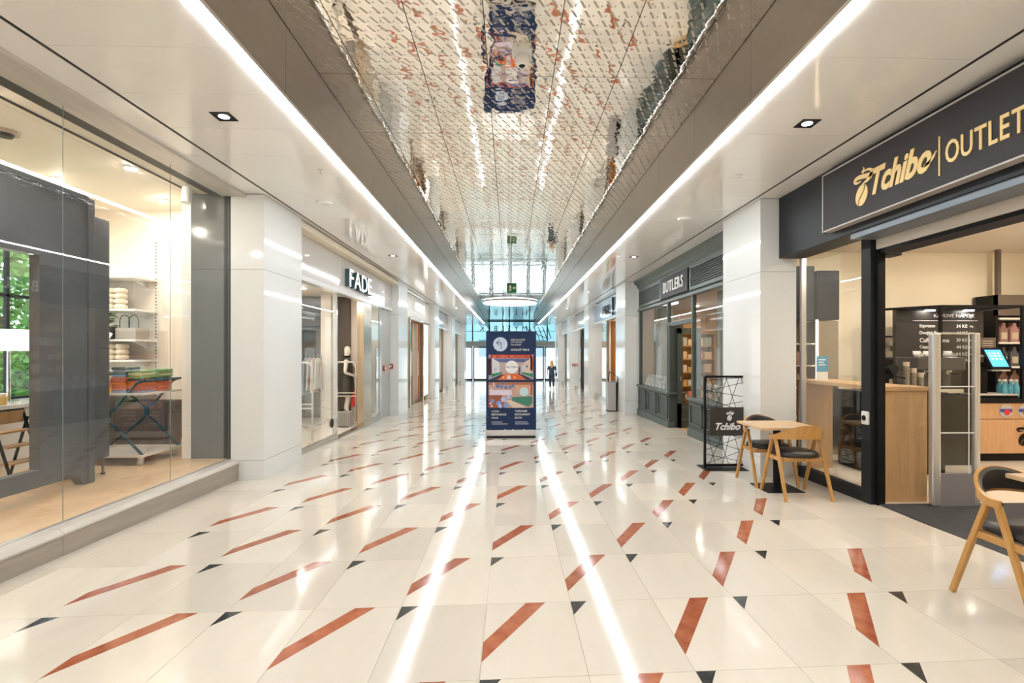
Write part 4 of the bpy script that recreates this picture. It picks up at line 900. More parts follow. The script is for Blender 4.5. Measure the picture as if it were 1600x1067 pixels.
for k in range(6):
    y = 8.55+k*.36
    t = thing('tall_glass', 'stemmed glass displayed on the near window sill of the green shop', 'glass', (4.05, y, .62), 'stemmed glasses in the near window')
    M().lathe([(.05,0),(.05,.006),(.008,.012),(.008,.14),(.05,.19),(.055,.30)], (4.05,y,.62), 14).build('goblet', C(.72,.70,.64,.1), t, smooth=True); M().lathe([(.052,.302),(.056,.306)], (4.05,y,.62), 14).build('rim', C(.8,.8,.78,.1), t)
t = thing('hanging_sign', 'pale blue lit sign hanging behind the near window of the green shop', 'sign', (4.56, 9.7, 1.98)); M().box(4.55, 9.0, 1.98, 4.58, 10.35, 2.28).build('lit_face', mat('blue_lit_panel', (.55,.80,.95), .4, emit=.35), t)  # blue reflection in the glass, built as a glowing panel
for y in (9.1, 10.25): M().tube([(4.565,y,2.28),(4.565,y,2.82)], .006, 6).build('wire', CHROME, t)
t = thing('flower_vase', 'dark leafy bouquet in a vase behind the near window of the green shop', 'plant', (4.7, 9.3, .62))
M().box(4.5,9.1,GZ,4.9,9.5,.9).build('stand', HONEY, t); M().lathe([(.06,0),(.10,.1),(.05,.25)], (4.7,9.3,.9), 12).build('vase', C(.3,.3,.28), t, smooth=True); leaf_cloud((4.7,9.3,1.35),(.25,.3,.25),260,.05,9).build('foliage', C(.16,.15,.05), t)

# ================================================================== litter bin
t = thing('litter_bin', 'grey metal litter bin with a black carrying frame beside the second right pillar', 'bin', (3.3, 16.4, fz(16.4)))
bz_ = fz(16.4)
M().prism([(-.19,.03),(.19,.03),(.21,.92),(-.21,.92)], frame('C', (3.32,16.62,bz_)), .40).build('body', C(.42,.39,.36,.35), t, bevel=.01)
M().prism([(-.20,0),(.20,0),(.20,.03),(-.20,.03)], frame('C', (3.32,16.62,bz_)), .40).build('base', BLACK, t)
M().box(3.15,16.26,bz_+.92,3.50,16.58,bz_+.95).build('lid', C(.3,.28,.26), t)
M().tube([(3.40,16.20,bz_+.05),(3.42,16.19,bz_+1.10),(3.22,16.50,bz_+1.26),(3.20,16.64,bz_+.9)], .016, 6).build('frame', BLACK, t); M().box(3.37,16.195,bz_+.03,3.40,16.225,bz_+.92).build('edge_strip', BLACK, t)

# ================================================================== TCHIBO outlet (right, nearest)
TZ = -.10
struct('floor_cafe', M().box(4.03, -1.6, TZ-.2, 9.6, 8.75, TZ), mat('cafe_floor', (.78,.70,.60), .2))
struct('ceiling_cafe', M().box(4.0, -1.6, 3.30, 9.6, 8.75, 3.38), WARMW)
struct('wall_far_cafe', M().box(3.95, 8.70, TZ-.2, 9.6, 8.80, 3.4), CREAMW)
struct('wall_back_cafe', M().box(9.5, -1.6, TZ-.2, 9.6, 8.75, 3.4), CREAMW)
struct('wall_near_cafe', M().box(4.0, -1.7, TZ-.2, 9.6, -1.6, 3.4), CREAMW)
for i, (x, y, lab) in enumerate([(5.4, 1.5, 'warm ceiling lamp at the near end of the cafe'), (5.6, 4.6, 'warm ceiling lamp above the cafe entrance mat'), (7.6, 4.6, 'warm ceiling lamp deep inside the cafe'), (7.6, 7.0, 'warm ceiling lamp above the cafe till'), (5.0, 7.2, 'warm ceiling lamp above the cafe window bar')]):  # spots added to brighten the cafe
    shop_fill_lamp(x, y, 3.30, lab, e=270, col=(1,.87,.70))
s = thing('shop_front', 'black cafe shop front with the golden words Tchibo OUTLET on a sign box', 'shop front', (3.9, 3, fz(3)))
M().box(3.70, -1.6, 2.86, 4.05, 6.955, 3.685).build('fascia', ANTH, s, bevel=.004)
M().box(3.97, -1.6, 2.90, 4.06, 5.70, 2.97).box(3.72, -1.6, 2.80, 4.0, 5.5, 2.862).build('head_rail', mat('blue_grey_metal', (.17,.20,.23), .35, metal=.3), s)
M().box(4.02, -1.6, 2.70, 4.30, 5.52, 2.90).build('shutter_box', mat('shutter_cream', (.70,.64,.56), .5), s)
M().box(4.04, -1.6, 2.66, 4.28, 5.52, 2.70).build('shutter_slot', BLACK, s)
sb = M().box(3.605, -1.5, 2.96, 3.70, 5.80, 3.59).build('sign_box', SIGNB, s)
M().box(3.598, -1.5, 2.945, 3.702, 5.805, 2.96).box(3.598, -1.5, 3.59, 3.702, 5.805, 3.605).box(3.598, 5.80, 2.945, 3.702, 5.815, 3.605).build('sign_rim', mat('sign_rim', (.45,.41,.37), .4), sb)
bean_logo('R', (3.604, 5.15, 3.06), .40, GOLD, sb, .008)
text('Tchibo', 'R', (3.604, 5.00, 3.13), .26, .72, .008, GOLD, sb, 'script_name', shear=.38, bold=.035)
strip_mesh([(0,0),(.05,.015),(.10,.05),(.13,.09)], [.012,.014,.010,.002], frame('R', (3.604,4.36,3.185)), .008).build('swash', GOLD, sb)
M().box(3.596, 4.195, 3.05, 3.604, 4.207, 3.38).build('divider_line', GOLD, sb)
letters('OUTLET', 'R', (3.604, 4.14, 3.125), .19, .66, .008, GOLD, sb, bold=.012, gap=.10)
M().box(3.97, 5.54, TZ-.05, 4.10, 5.69, 2.90).build('post', ANTH, s, bevel=.004)
M().box(4.02, 5.49, TZ-.02, 4.10, 5.54, 2.68).build('door_track', BLACK, s)
M().box(3.97, 5.69, fz(7)-.03, 4.06, 6.955, .02).build('base_rail', ANTH, s)
M().box(4.005, 5.69, .02, 4.017, 6.93, 2.87).build('glass_pane', GLASS, s)
M().box(3.99, 6.90, .0, 4.05, 6.955, 2.87).build('edge_post', ALU, s)
lk = M().cbox((3.955, 5.60, .84), (.03, .11, .15)).build('lock_box', C(.75,.74,.72,.3), s, bevel=.015); M().tube([(3.94,5.60,.84),(3.932,5.60,.84)], .03, 14).build('lock_barrel', BLACK, lk)
o = M().box(4.035, 1.6, TZ+.001, 6.1, 5.5, TZ+.012).build('entrance_mat', MATM, None); tag(o, 'dark grey entrance mat on the cafe floor', 'mat')
# window bar counter
t = thing('window_bar', 'tall oak bar counter standing along the cafe window', 'counter', (4.4, 6.3, TZ))
M().box(4.13, 5.60, TZ, 4.66, 5.64, 1.14).build('end_panel', OAK, t); M().box(4.14, 5.58, 1.14, 4.68, 7.35, 1.185).build('top', OAK, t, bevel=.003); M().box(4.16, 7.28, TZ, 4.66, 7.32, 1.14).build('end_panel', OAK, t)
t = thing('info_card', 'blue and white leaflet stand on the oak window bar', 'card', (4.33, 6.95, 1.185))
M().prism([(-.08,0),(.08,0),(.08,.33),(-.08,.33)], frame('C', (4.33,7.0,1.19)), .006).build('sheet', PAPER, t)
M().prism([(-.08,.11),(.08,.11),(.08,.33),(-.08,.33)], frame('C', (4.33,6.993,1.19)), .002).build('blue_print', C(.06,.36,.62), t)
for k, w in enumerate((.10,.08,.10)): M().prism([(-.055,.27-.035*k),(-.055+w,.27-.035*k),(-.055+w,.285-.035*k),(-.055,.285-.035*k)], frame('C', (4.33,6.990,1.19)), .001).build('text_line', PAPER, t)
M().box(4.25,6.98,1.186,4.41,7.06,1.196).build('foot', PAPER, t)
# dark back counter with grinder and paper cups
t = thing('coffee_counter', 'dark coffee counter behind the security gate', 'counter', (5.45, 7.2, TZ)); M().box(4.95, 6.85, TZ, 5.95, 7.6, .98).build('body', BLACK, t); M().box(4.93, 6.83, .98, 5.97, 7.62, 1.02).build('top', ANTH, t)
t = thing('coffee_grinder', 'black coffee grinder with a clear hopper beside the door post', 'grinder', (5.28, 7.05, 1.02))
M().lathe([(.11,0),(.11,.03),(.05,.05),(.05,.2)], (5.28,7.08,1.02), 18).build('base', BLACK, t); M().box(5.20,7.0,1.20,5.36,7.2,1.50).build('body', BLACK, t, bevel=.02)
M().tube([(5.28,7.0,1.34),(5.28,6.9,1.34)], .06, 16).build('dosing_drum', ANTH, t); M().tube([(5.28,6.9,1.24),(5.40,6.86,1.22)], .01, 8).build('lever', BLACK, t)
M().lathe([(.03,0),(.11,.24),(.11,.28)], (5.28,7.1,1.50), 18).build('hopper', GLASSD, t); M().lathe([(.115,.28),(.115,.30)], (5.28,7.1,1.50), 18).build('hopper_lid', BLACK, t)
for k, (x, hgt) in enumerate(((5.46,.42),(5.56,.34),(5.66,.27))):
    t = thing('cup_stack', ['tallest', 'middle', 'shortest'][k]+' stack of paper cups on the coffee counter', 'cup stack', (x, 6.92, 1.02), 'paper cup stacks')
    nn = int(hgt/.03)
    for q in range(nn): M().lathe([(.034,0),(.044,.028)], (x,6.92,1.02+q*.03), 12).build('paper_cup', C(.32,.28,.22) if q < nn-2 else C(.70,.60,.48), t)
# black metal gallery frame with lamps and the menu board
t = thing('menu_board', 'black coffee menu board with white price list on the cafe wall', 'menu board', (7.15, 8.3, 1.0))
M().box(6.35, 8.26, .95, 7.82, 8.34, 2.28).build('board', mat('menu_black', (.035,.032,.032), .4), t)
fm = (lambda x, z: (x, 8.256, z))
text('KÁVOVÉ NÁPOJE', 'C', fm(6.98, 2.13), .085, .68, .003, WHITEL, t)
M().box(6.62, 8.25, 2.085, 7.72, 8.256, 2.095).build('rule', WHITEL, t)
for k, (a, b) in enumerate((('Espresso','34 Kč'),('Dvojité Espresso','44 Kč'),('Caffè Crema','39 Kč'),('Cappuccino','44 Kč'),('Latte Macchiato','54 Kč'),('Flat White','54 Kč'),('Horká čokoláda','49 Kč'))):
    z = 1.975-.115*k
    text(a, 'C', fm(6.74, z-.01), .07, None, .003, WHITEL, t, bold=.01); text(b, 'C', fm(7.36, z), .06, None, .003, WHITEL, t, bold=.01)
    text('/20g', 'C', fm(7.58, z), .035, None, .003, WHITEL, t)
for x in (6.85, 7.5): M().lathe([(.07,0),(.07,.012)], (x,8.18,2.245), 16).build('lamp', mat('menu_lamp', (1,.95,.85), .5, emit=14), t)
M().box(6.35, 8.05, 2.26, 7.82, 8.30, 2.30).build('canopy', BLACK, t)
t = thing('gallery_frame', 'thin black metal frame standing on the coffee counter before the menu', 'frame', (7.0, 7.6, 1.02))
for a, b in (((6.44,7.5,1.02),(6.44,7.5,2.26)),((7.70,7.5,.87),(7.70,7.5,2.26)),((6.44,7.5,2.26),(7.70,7.5,2.26)),((6.44,7.5,2.26),(5.95,8.2,2.26)),((7.70,7.5,2.26),(7.70,8.2,2.26))): M().tube([a,b], .026, sq=True).build('bar', BLACK, t)
t = thing('machine_counter', 'dark low counter under the espresso machine seen through the clear gate', 'counter', (6.45, 7.65, TZ)); M().box(6.0, 7.4, TZ, 6.9, 7.95, .88).build('body', BLACK, t); M().box(5.98, 7.38, .88, 6.9, 7.97, .92).build('top', ANTH, t)
t = thing('espresso_machine', 'chrome espresso machine with cups on top seen through the clear gate', 'coffee machine', (6.45, 7.7, .92))
M().box(6.1, 7.5, .96, 6.8, 7.9, 1.02).build('drip_tray', CHROME, t); M().box(6.1, 7.72, 1.02, 6.8, 7.92, 1.38).build('back_body', C(.08,.075,.075,.2), t, bevel=.01); M().box(6.08, 7.48, 1.30, 6.82, 7.92, 1.50).build('head', C(.07,.065,.065,.2), t, bevel=.02)
for x in (6.14, 6.76):
    for y in (7.54, 7.86): M().lathe([(.02,0),(.02,.04)], (x,y,.92), 8).build('foot', BLACK, t)
for x in (6.28, 6.62): M().tube([(x,7.56,1.30),(x,7.56,1.24)], .04, 12).build('group_head', CHROME, t); M().tube([(x,7.56,1.26),(x,7.40,1.25)], .016, 8).build('handle', BLACK, t)
for k in range(4):
    x = 6.20+k*.16; t = thing('white_cup', 'white coffee cup standing on the espresso machine', 'cup', (x, 7.65, 1.5), 'cups on the espresso machine'); M().lathe([(.03,0),(.045,.03),(.052,.09)], (x,7.65,1.50), 14).build('cup_body', PAPER, t, smooth=True); M().tube([(x+.045,7.65,1.575),(x+.075,7.65,1.565),(x+.07,7.65,1.53),(x+.04,7.65,1.525)], .007, 6).build('handle', PAPER, t)
# till counter
t = thing('till_counter', 'oak fronted till counter with drawers and a black worktop', 'counter', (8.1, 7.9, TZ))
M().box(6.95, 7.64, .02, 9.45, 8.2, .80).build('body', BLACK, t); M().box(6.92, 7.58, .81, 9.45, 8.22, .87).build('worktop', BLACK, t, bevel=.003); M().box(7.0, 7.70, TZ, 9.4, 8.2, .02).build('kick_plate', BLACK, t)
for a, b in ((6.98, 8.18), (8.20, 9.40)):
    for z0, z1, nm in ((.555,.795,'drawer_front'),(.03,.545,'door_front')):
        p = M().box(a, 7.61, z0, b, 7.64, z1).build(nm, OAKD, t, bevel=.003)
        if nm == 'door_front': M().tube([(a+.13,7.61,.42),(a+.13,7.59,.42)], .018, 12).box(a+.12,7.585,.33,a+.14,7.61,.40).build('lock', BLACK, p)
bl = thing('counter_logo', 'black coffee bean emblem on the oak counter door', 'emblem', (7.82, 7.61, .12)); bean_logo('C', (7.83, 7.609, .13), .36, BLACK, bl, .006)
for k, x in enumerate((7.55, 7.84)):
    t = thing('round_pack', ['round red and blue sweet pack on the drawer front, left one', 'round red and blue sweet pack on the drawer front, right one'][k], 'pack', (x, 7.6, .7))
    M().tube([(x,7.609,.68),(x,7.60,.68)], .10, 20).build('disc', C(.55,.52,.50,.2), t); M().box(x-.09,7.593,.66,x+.09,7.60,.71).build('band', C(.04,.06,.30), t); M().tube([(x+.01,7.593,.66),(x+.01,7.589,.66)], .045, 14).build('emblem', REDP, t)
# till, tablet, sign, bottles
t = thing('till', 'black till with a lit blue touch screen on the counter', 'till', (7.4, 7.75, .87))
M().box(7.14, 7.66, .87, 7.80, 8.0, .91).build('tray', BLACK, t, bevel=.01); M().box(7.15, 7.64, .91, 7.78, 7.98, .935).build('tray_top', C(.6,.56,.5), t); M().box(7.16, 7.76, .91, 7.42, 7.96, 1.42).build('column', BLACK, t, bevel=.015)
M().box(7.42,7.70,1.28,7.72,7.92,1.30).build('bracket', ALU, t); M().box(7.14,7.74,1.32,7.24,7.755,1.52).build('card_reader', ANTH, t)
sc_ = M().prism([(-.16,-.17),(.16,-.17),(.16,.17),(-.16,.17)], lambda u, v, w: (7.46+u+v*-.18, 7.68+v*.35-w*.9, 1.48+v*.95), .02).build('screen_bezel', BLACK, t)
M().prism([(-.125,-.135),(.125,-.135),(.125,.135),(-.125,.135)], lambda u, v, w: (7.46+u+v*-.18, 7.68+v*.35-(w+.02)*.9, 1.48+v*.95), .003).build('screen', mat('blue_screen', (.06,.30,.75), .3, emit=1.0), sc_)
for i in range(3):
    for j in range(3): M().prism([(-.09+.065*i,-.02+.045*j),(-.05+.065*i,-.02+.045*j),(-.05+.065*i,0+.045*j),(-.09+.065*i,0+.045*j)], lambda u, v, w: (7.46+u+v*-.18, 7.68+v*.35-(w+.023)*.9, 1.48+v*.95), .002).build('icon', mat('icon_light', (.5,.75,1), .3, emit=.9), sc_)
t = thing('notice', 'small black notice card above the till', 'sign', (7.48, 7.85, 1.55)); M().box(7.36,7.84,1.53,7.62,7.86,1.80).build('plate', BROWN, t)
for k in range(5): M().box(7.41,7.836,1.74-.035*k,7.57,7.84,1.75-.035*k).build('text_line', C(.6,.5,.38), t)
M().box(7.30,7.83,1.50,7.66,7.9,1.53).build('ledge', WHITEW, t)
for k in range(7):
    x = 7.83+(k % 4)*.095-.19+(.04 if k > 3 else 0); y = 7.72 if k < 4 else 7.84
    t = thing('water_bottle', 'blue water bottle by the till, %s row, %s from left' % ('front' if k < 4 else 'back', ['first','second','third','fourth'][k % 4]), 'bottle', (x, y, .87), 'blue water bottles by the till')
    M().lathe([(.036,0),(.038,.02),(.038,.17),(.015,.23),(.015,.25)], (x,y,.87), 12).build('bottle_body', mat('blue_bottle', (.10,.38,.50), .1), t, smooth=True); M().lathe([(.018,.25),(.018,.28)], (x,y,.87), 10).build('cap', PAPER, t)
# coffee shelf
t = thing('coffee_shelf', 'tall dark shelf of coffee packs behind the till', 'shelf', (8.7, 8.45, TZ))
M().box(8.02,8.62,TZ,9.45,8.66,2.52).build('back', C(.05,.045,.042), t); M().box(8.02,8.25,TZ,8.06,8.62,2.52).build('side', BLACK, t); M().box(8.02,8.25,2.18,9.45,8.29,2.52).build('header', BROWN, t)
for z in (2.14, 1.74, 1.34, .96): M().box(8.06,8.22,z-.03,9.45,8.62,z).build('shelf_board', mat('lit_edge', (.80,.76,.68), .4), t)  # boards paler than the dark shelf body
M().box(8.20,8.40,2.52,8.26,8.46,3.30).build('hanger_pole', BROWN, t)
packs = [('brown', (.24,.13,.11)), ('rose brown', (.36,.18,.16)), ('dark', (.045,.045,.05)), ('charcoal', (.08,.08,.09)), ('cocoa', (.16,.075,.055))]
for zi, z in enumerate((1.74, 1.34, .96)):
    for k in range(7):
        x = 8.12+k*.185; cn, cc = packs[(0,2,4)[zi] if k % 2 == 0 else (1,3,4)[zi]]
        t = thing('coffee_pack', '%s coffee pack on the %s tier of the dark shelf, %s from the left' % (cn, ['upper', 'middle', 'lower'][zi], ['first','second','third','fourth','fifth','sixth','seventh'][k]), 'coffee pack', (x+.07, 8.4, z), 'coffee packs on the %s tier' % ['upper', 'middle', 'lower'][zi])
        M().prism([(0,0),(.14,0),(.145,.20),(.10,.27),(.10,.32),(.04,.32),(.04,.27),(-.005,.20)], lambda u, v, w, x=x, z=z: (x+u, 8.28+w, z+v), .10).build('bag', C(*cc, .35), t, bevel=.01)
        M().box(x+.02, 8.274, z+.05, x+.12, 8.28, z+.16).build('label_print', C(.50,.42,.32), t)
# dark cabinets behind the window glass, track spot
t = thing('wall_cabinet', 'tall dark grey cabinet with open product shelves seen through the cafe window', 'cabinet', (4.75, 8.4, TZ))
M().box(4.45,8.25,2.10,4.98,8.68,2.98).build('upper_door', ANTH, t, bevel=.004); M().box(5.0,8.20,2.10,5.36,8.68,2.90).build('upper_door', BLACK, t, bevel=.004); M().box(4.45,8.60,TZ,4.98,8.68,2.10).build('back', BROWN, t)
for z in (.5, 1.0, 1.36, 1.72): M().box(4.45,8.25,z-.02,4.98,8.6,z).build('shelf_board', ALU, t)
M().box(5.02,8.22,TZ,5.36,8.68,2.08).build('steel_door', STEEL, t, bevel=.004); M().box(4.985,8.2,TZ,5.015,8.23,2.1).build('light_strip', mat('warm_strip', (1,.75,.45), .5, emit=2.5), t)
for k in range(8):
    x = 4.52+(k % 4)*.115; z = 1.36 if k < 4 else 1.0
    o = M().lathe([(.03,0),(.05,.05),(.05,.17),(.02,.23)], (x,8.36,z), 10).build('snack_bag', C(.20,.10,.06,.3), None, smooth=True); tag(o, 'dark brown snack bag on the shelves seen through the cafe window', 'bag', 'snack bags seen through the cafe window')
t = thing('square_spot', 'black square track spot under the cafe ceiling by the window', 'spot lamp', (4.75, 6.35, 3.3)); M().tube([(4.75,6.35,3.3),(4.75,6.35,3.0)], .015, 8).build('stem', BLACK, t); M().box(4.66,6.25,2.78,4.88,6.45,3.0).build('head', BLACK, t, bevel=.006); M().box(4.65,6.24,2.92,4.89,6.46,2.94).build('fin', ANTH, t)
t = thing('lamp_track', 'black ceiling track with spot lamps above the cafe till', 'track', (6.6, 5.6, 3.3)); M().box(5.6,5.57,3.20,9.2,5.63,3.24).build('track', BLACK, t)
for x in (5.7, 7.4): M().tube([(x,5.6,3.20),(x+.08,5.55,3.08)], .05, 12).build('spot_head', BLACK, t)
for x in (6.0, 8.8): M().tube([(x,5.6,3.24),(x,5.6,3.30)], .01, 6).build('hanger', BLACK, t)
# acrylic security gate
t = thing('security_gate', 'clear acrylic security gate with aluminium edges on the cafe mat', 'security gate', (4.8, 5.42, TZ))
z0 = TZ+.012
M().box(4.545,5.38,z0,4.635,5.46,1.78).build('edge_profile', ALU, t, bevel=.02); M().box(5.02,5.39,z0,5.075,5.45,1.78).build('edge_profile', ALU, t, bevel=.012)
M().box(4.635,5.412,.26,5.02,5.428,1.775).build('acrylic_panel', GLASSD, t); M().box(4.635,5.40,z0,5.02,5.44,.26).build('base_panel', C(.24,.23,.24,.3), t); M().box(4.635,5.40,1.765,5.02,5.44,1.785).build('top_profile', ALU, t)
for z in (.70, 1.20): M().box(4.635,5.405,z-.006,5.02,5.411,z+.006).build('crossbar', PAPER, t)
M().box(4.955,5.405,.26,4.963,5.411,1.77).build('antenna_line', PAPER, t)

# ================================================================== cafe chairs, tables, screen
def chair_proto(label):
    t = thing('cafe_chair', label, 'chair', (0,0,0), 'oak cafe chairs with black seats')
    for sx in (-1, 1):
        for sy, yt in ((1, .03), (-1, -.03)):
            M().tube([(sx*.265, sy*.285, 0), (sx*.262, sy*.155, .36), (sx*.258, yt, .69)], [.022,.024,.024], sq=True).build('leg', OAKC, t, bevel=.004)
    # curved back band, high at the back, narrow at the arm ends
    n = 28; m = M(); pad = M()
    for i in range(n+1):
        a = PI*(-.06+1.12*i/n); cx, cy = math.cos(a), -math.sin(a)
        k = max(0, math.sin(a)); ox, oy = .292*cx, .265*cy+.02; ix, iy = .270*cx, .243*cy+.02
        hb = .675+.035*k; ht = .715+.145*k**1.5; lean = .03*k
        m.v += [(ox, oy, hb-.01), (ox, oy-lean, ht), (ix, iy-lean, ht), (ix, iy, hb-.01)]
        px_, py_ = .252*cx, .226*cy+.02
        pad.v += [(ix, iy-lean*.1, hb+.005), (ix, iy-lean, ht-.004), (px_, py_-lean*.8, ht-.02), (px_, py_, hb+.012)]
    for q in (m, pad):
        for i in range(n):
            for j in range(4): q.f.append((4*i+j, 4*i+(j+1) % 4, 4*(i+1)+(j+1) % 4, 4*(i+1)+j))
        q.f += [(3,2,1,0), (4*n,4*n+1,4*n+2,4*n+3)]
    b = m.build('backrest', OAKC, t, smooth=False); pad.build('back_pad', LEATH, b)
    def seat_outline(s, z): return [(s*(.235*math.copysign(abs(math.cos(q))**.6, math.cos(q))), .035+s*(.225*math.copysign(abs(math.sin(q))**.6, math.sin(q))), z) for q in [2*PI*i/24 for i in range(24)]]
    st_ = M(); rings = [seat_outline(.95,.475), seat_outline(1.0,.485), seat_outline(1.0,.510), seat_outline(.9,.532), seat_outline(.5,.540)]
    for rg in rings: st_.v += rg
    for i in range(len(rings)-1):
        for k in range(24): st_.f.append((i*24+k, i*24+(k+1) % 24, (i+1)*24+(k+1) % 24, (i+1)*24+k))
    st_.f += [tuple(range(24))[::-1], tuple(range(96,120))]
    sp_ = st_.build('seat', LEATH, t, smooth=True)
    M().box(-.262,-.14,.43,-.228,.21,.475).box(.228,-.14,.43,.262,.21,.475).box(-.228,.18,.43,.228,.21,.475).box(-.228,-.15,.43,.228,-.12,.475).build('seat_frame', OAKC, t, bevel=.004)
    return t
ch = chair_proto('oak cafe chair with its back to the camera at the small window table')
ch.location = (3.36, 5.94, fz(5.94)); ch.rotation_euler = (0, 0, 0)
copy_tree(ch, (3.345, 6.60, fz(6.6)), PI, 'oak cafe chair facing the camera behind the small table, beside the wire screen')
copy_tree(ch, (3.29, 3.14, fz(3.1)), R(180), 'oak cafe chair at the right edge of the picture beside the entrance mat')
def cafe_table(cx, cy, lx, ly, h, lab):
    z = fz(cy); t = thing('cafe_table', lab, 'table', (cx, cy, z), 'square oak cafe tables')
    M().box(cx-lx/2, cy-ly/2, z+h-.03, cx+lx/2, cy+ly/2, z+h).build('table_top', OAKT, t, bevel=.004)
    M().lathe([(.045,.012),(.045,h-.045)], (cx,cy,z), 20).build('column', BLACK, t); M().box(cx-.23,cy-.23,z,cx+.23,cy+.23,z+.012).build('base_plate', BLACK, t, bevel=.003); M().box(cx-.18,cy-.18,z+h-.045,cx+.18,cy+.18,z+h-.03).build('top_bracket', BLACK, t)
cafe_table(3.32, 6.29, .72, .66, .80, 'small square oak table with a black column between the two window chairs')
cafe_table(3.69, 2.98, .76, .72, .82, 'square oak table cut by the right edge of the picture')
t = thing('wire_screen', 'black metal screen with criss-cross wires and a dark Tchibo plate', 'screen', (3.23, 7.5, fz(7.5)))
zb, ztop, xa, xb, ys_ = fz(7.5), 1.21, 2.88, 3.62, 7.5
for a, b in (((xa,ys_,zb+.01),(xa,ys_,ztop)),((xb,ys_,zb+.01),(xb,ys_,ztop)),((xa,ys_,ztop),(xb,ys_,ztop)),((xa,ys_,zb+.05),(xb,ys_,zb+.05))): M().tube([a,b], .022, sq=True).build('frame_bar', BLACK, t)
M().box(xa-.05, ys_-.20, zb, xb+.05, ys_+.20, zb+.012).build('base_plate', BLACK, t)
rw_ = random.Random(21)
for k in range(13):
    z1 = zb+.1+k*.1; M().tube([(xa,ys_,z1+rw_.uniform(-.05,.05)),(xb,ys_,max(zb+.06,min(ztop,z1+(-1)**k*rw_.uniform(.12,.26))))], .004, 5).build('wire', BLACK, t)
for k in range(7):
    x = xa+.06+k*.1; M().tube([(x,ys_,zb+.05),(max(xa+.02,min(xb-.02,x+(-1)**k*rw_.uniform(.10,.20))),ys_,.34),(x,ys_,.76),(max(xa+.02,min(xb-.02,x-(-1)**k*rw_.uniform(.10,.20))),ys_,ztop)], .004, 5).build('wire', BLACK, t)
pl_ = M().box(2.94, 7.47, .34, 3.49, 7.485, .76).build('name_plate', mat('plate_brown', (.045,.038,.034), .4), t)
bean_logo('C', (3.235, 7.469, .555), .155, WHITEL, pl_, .003); text('Tchibo', 'C', (3.03, 7.469, .425), .105, .37, .003, WHITEL, pl_, 'script_name', shear=.38, bold=.035)

# ================================================================== upright digital banner in the middle
YB_ = 10.72; zb = fz(YB_)
t = thing('advertising_stand', 'tall navy advertising stand with two restaurant pictures in the middle of the passage', 'advertising stand', (.02, YB_, zb))
M().box(-.50, YB_-.03, -.05, .545, YB_+.05, 2.005).build('panel', NAVY, t, bevel=.004)
M().box(-.51, YB_-.06, zb+.035, .555, YB_+.08, -.05).build('base', ALU, t, bevel=.008); M().box(-.48, YB_-.12, zb, .525, YB_+.14, zb+.035).build('foot', BLACK, t)
def bu(x): return (x-799)*.01342+.022
def bv(y): return 1.57-(y-550.5)*.01340
fb = frame('C', (0, YB_-.031, 0))
def patch(name, pts, m, parent=t, lift=0.): return M().prism([(bu(x), bv(y)) for x, y in pts], lambda u, v, w: fb(u, v, w+lift), .002).build(name, m, parent)
def rect(name, x0, y0, x1, y1, m, parent=t, lift=0.): return patch(name, [(x0,y1),(x1,y1),(x1,y0),(x0,y0)], m, parent, lift)
def circ(cx, cy, r, n=32): return [(cx+r*math.cos(2*PI*i/n), cy-r*math.sin(2*PI*i/n)) for i in range(n)]
ci = patch('arrow_disc', circ(782.2, 537.9, 11.1), PALEB)
for p in ([(783,545),(784,545),(784,535),(783,535)], [(776.5,536),(784,536),(784,535),(776.5,535)], [(775.8,535.5),(780.5,531),(781.3,531.6),(777,535.6)], [(775.8,535.5),(777,535.4),(781.3,539.6),(780.5,540.2)]): patch('arrow_stroke', p, NAVY, ci, .002)
text('30m', 'C', fb(bu(785.5), bv(537.2), .002), .022, .07, .001, C(.35,.45,.62), ci)
for i, (l, x1, y0, y1) in enumerate((('HNED ZA ROHEM', 820.5, 529.6, 532.4), ('JUST AROUND', 816.5, 533.7, 536.2), ('THE CORNER', 814.5, 537.6, 540.0), ('OVOCNÝ TRH 8', 827, 544.2, 548))):
    text(l, 'C', fb(bu(798.4), bv(y1), .002), (y1-y0)*.0134, (x1-798.4)*.01342, .001, WHITEL, t, bold=.02 if i == 3 else 0)
# picture one: taproom hall
p1 = rect('picture', 764, 553.8, 833.8, 593.4, C(.35,.33,.44), t, .001)
rect('back_wall', 781, 563, 819, 584, C(.50,.38,.36), p1, .003)
patch('left_wall', [(769,585),(781,582),(781,564),(769,559)], C(.66,.67,.70), p1, .003); patch('right_wall', [(819,582),(831,585),(831,559),(819,564)], C(.68,.55,.46), p1, .003)
patch('ceiling', [(772,561),(828,561),(819,566),(781,566)], C(.10,.12,.30), p1, .0035)
patch('green_wainscot', [(769,589),(785,583.5),(785,581),(769,584)], C(.02,.26,.11), p1, .004); patch('green_wainscot', [(816,583.5),(833,589),(833,584),(816,581)], C(.02,.26,.11), p1, .004)
patch('orange_floor', [(777,593),(823,593),(812,584),(788,584)], C(.75,.14,.03), p1, .004); patch('dark_floor', [(764,593.4),(777,593),(788,585),(784,585)], C(.03,.03,.06), p1, .0045); patch('dark_floor', [(823,593),(833.8,593.4),(816,585),(812,585)], C(.03,.03,.06), p1, .0045)
patch('white_table', [(792,592),(799,592),(797.5,586),(793,586)], C(.62,.62,.74), p1, .005); patch('amber_lamp', circ(787,589.5,2.0,12), C(.85,.45,.08), p1, .005); patch('amber_lamp', circ(804.5,589.5,2.0,12), C(.85,.45,.08), p1, .005)
rect('red_banner', 767, 553.8, 831, 559.6, C(.45,.03,.02), p1, .003); rect('side_banner', 764, 559, 768.8, 586, C(.12,.02,.03), p1, .003); rect('side_banner', 829, 556, 833.8, 579, C(.55,.14,.06), p1, .003)
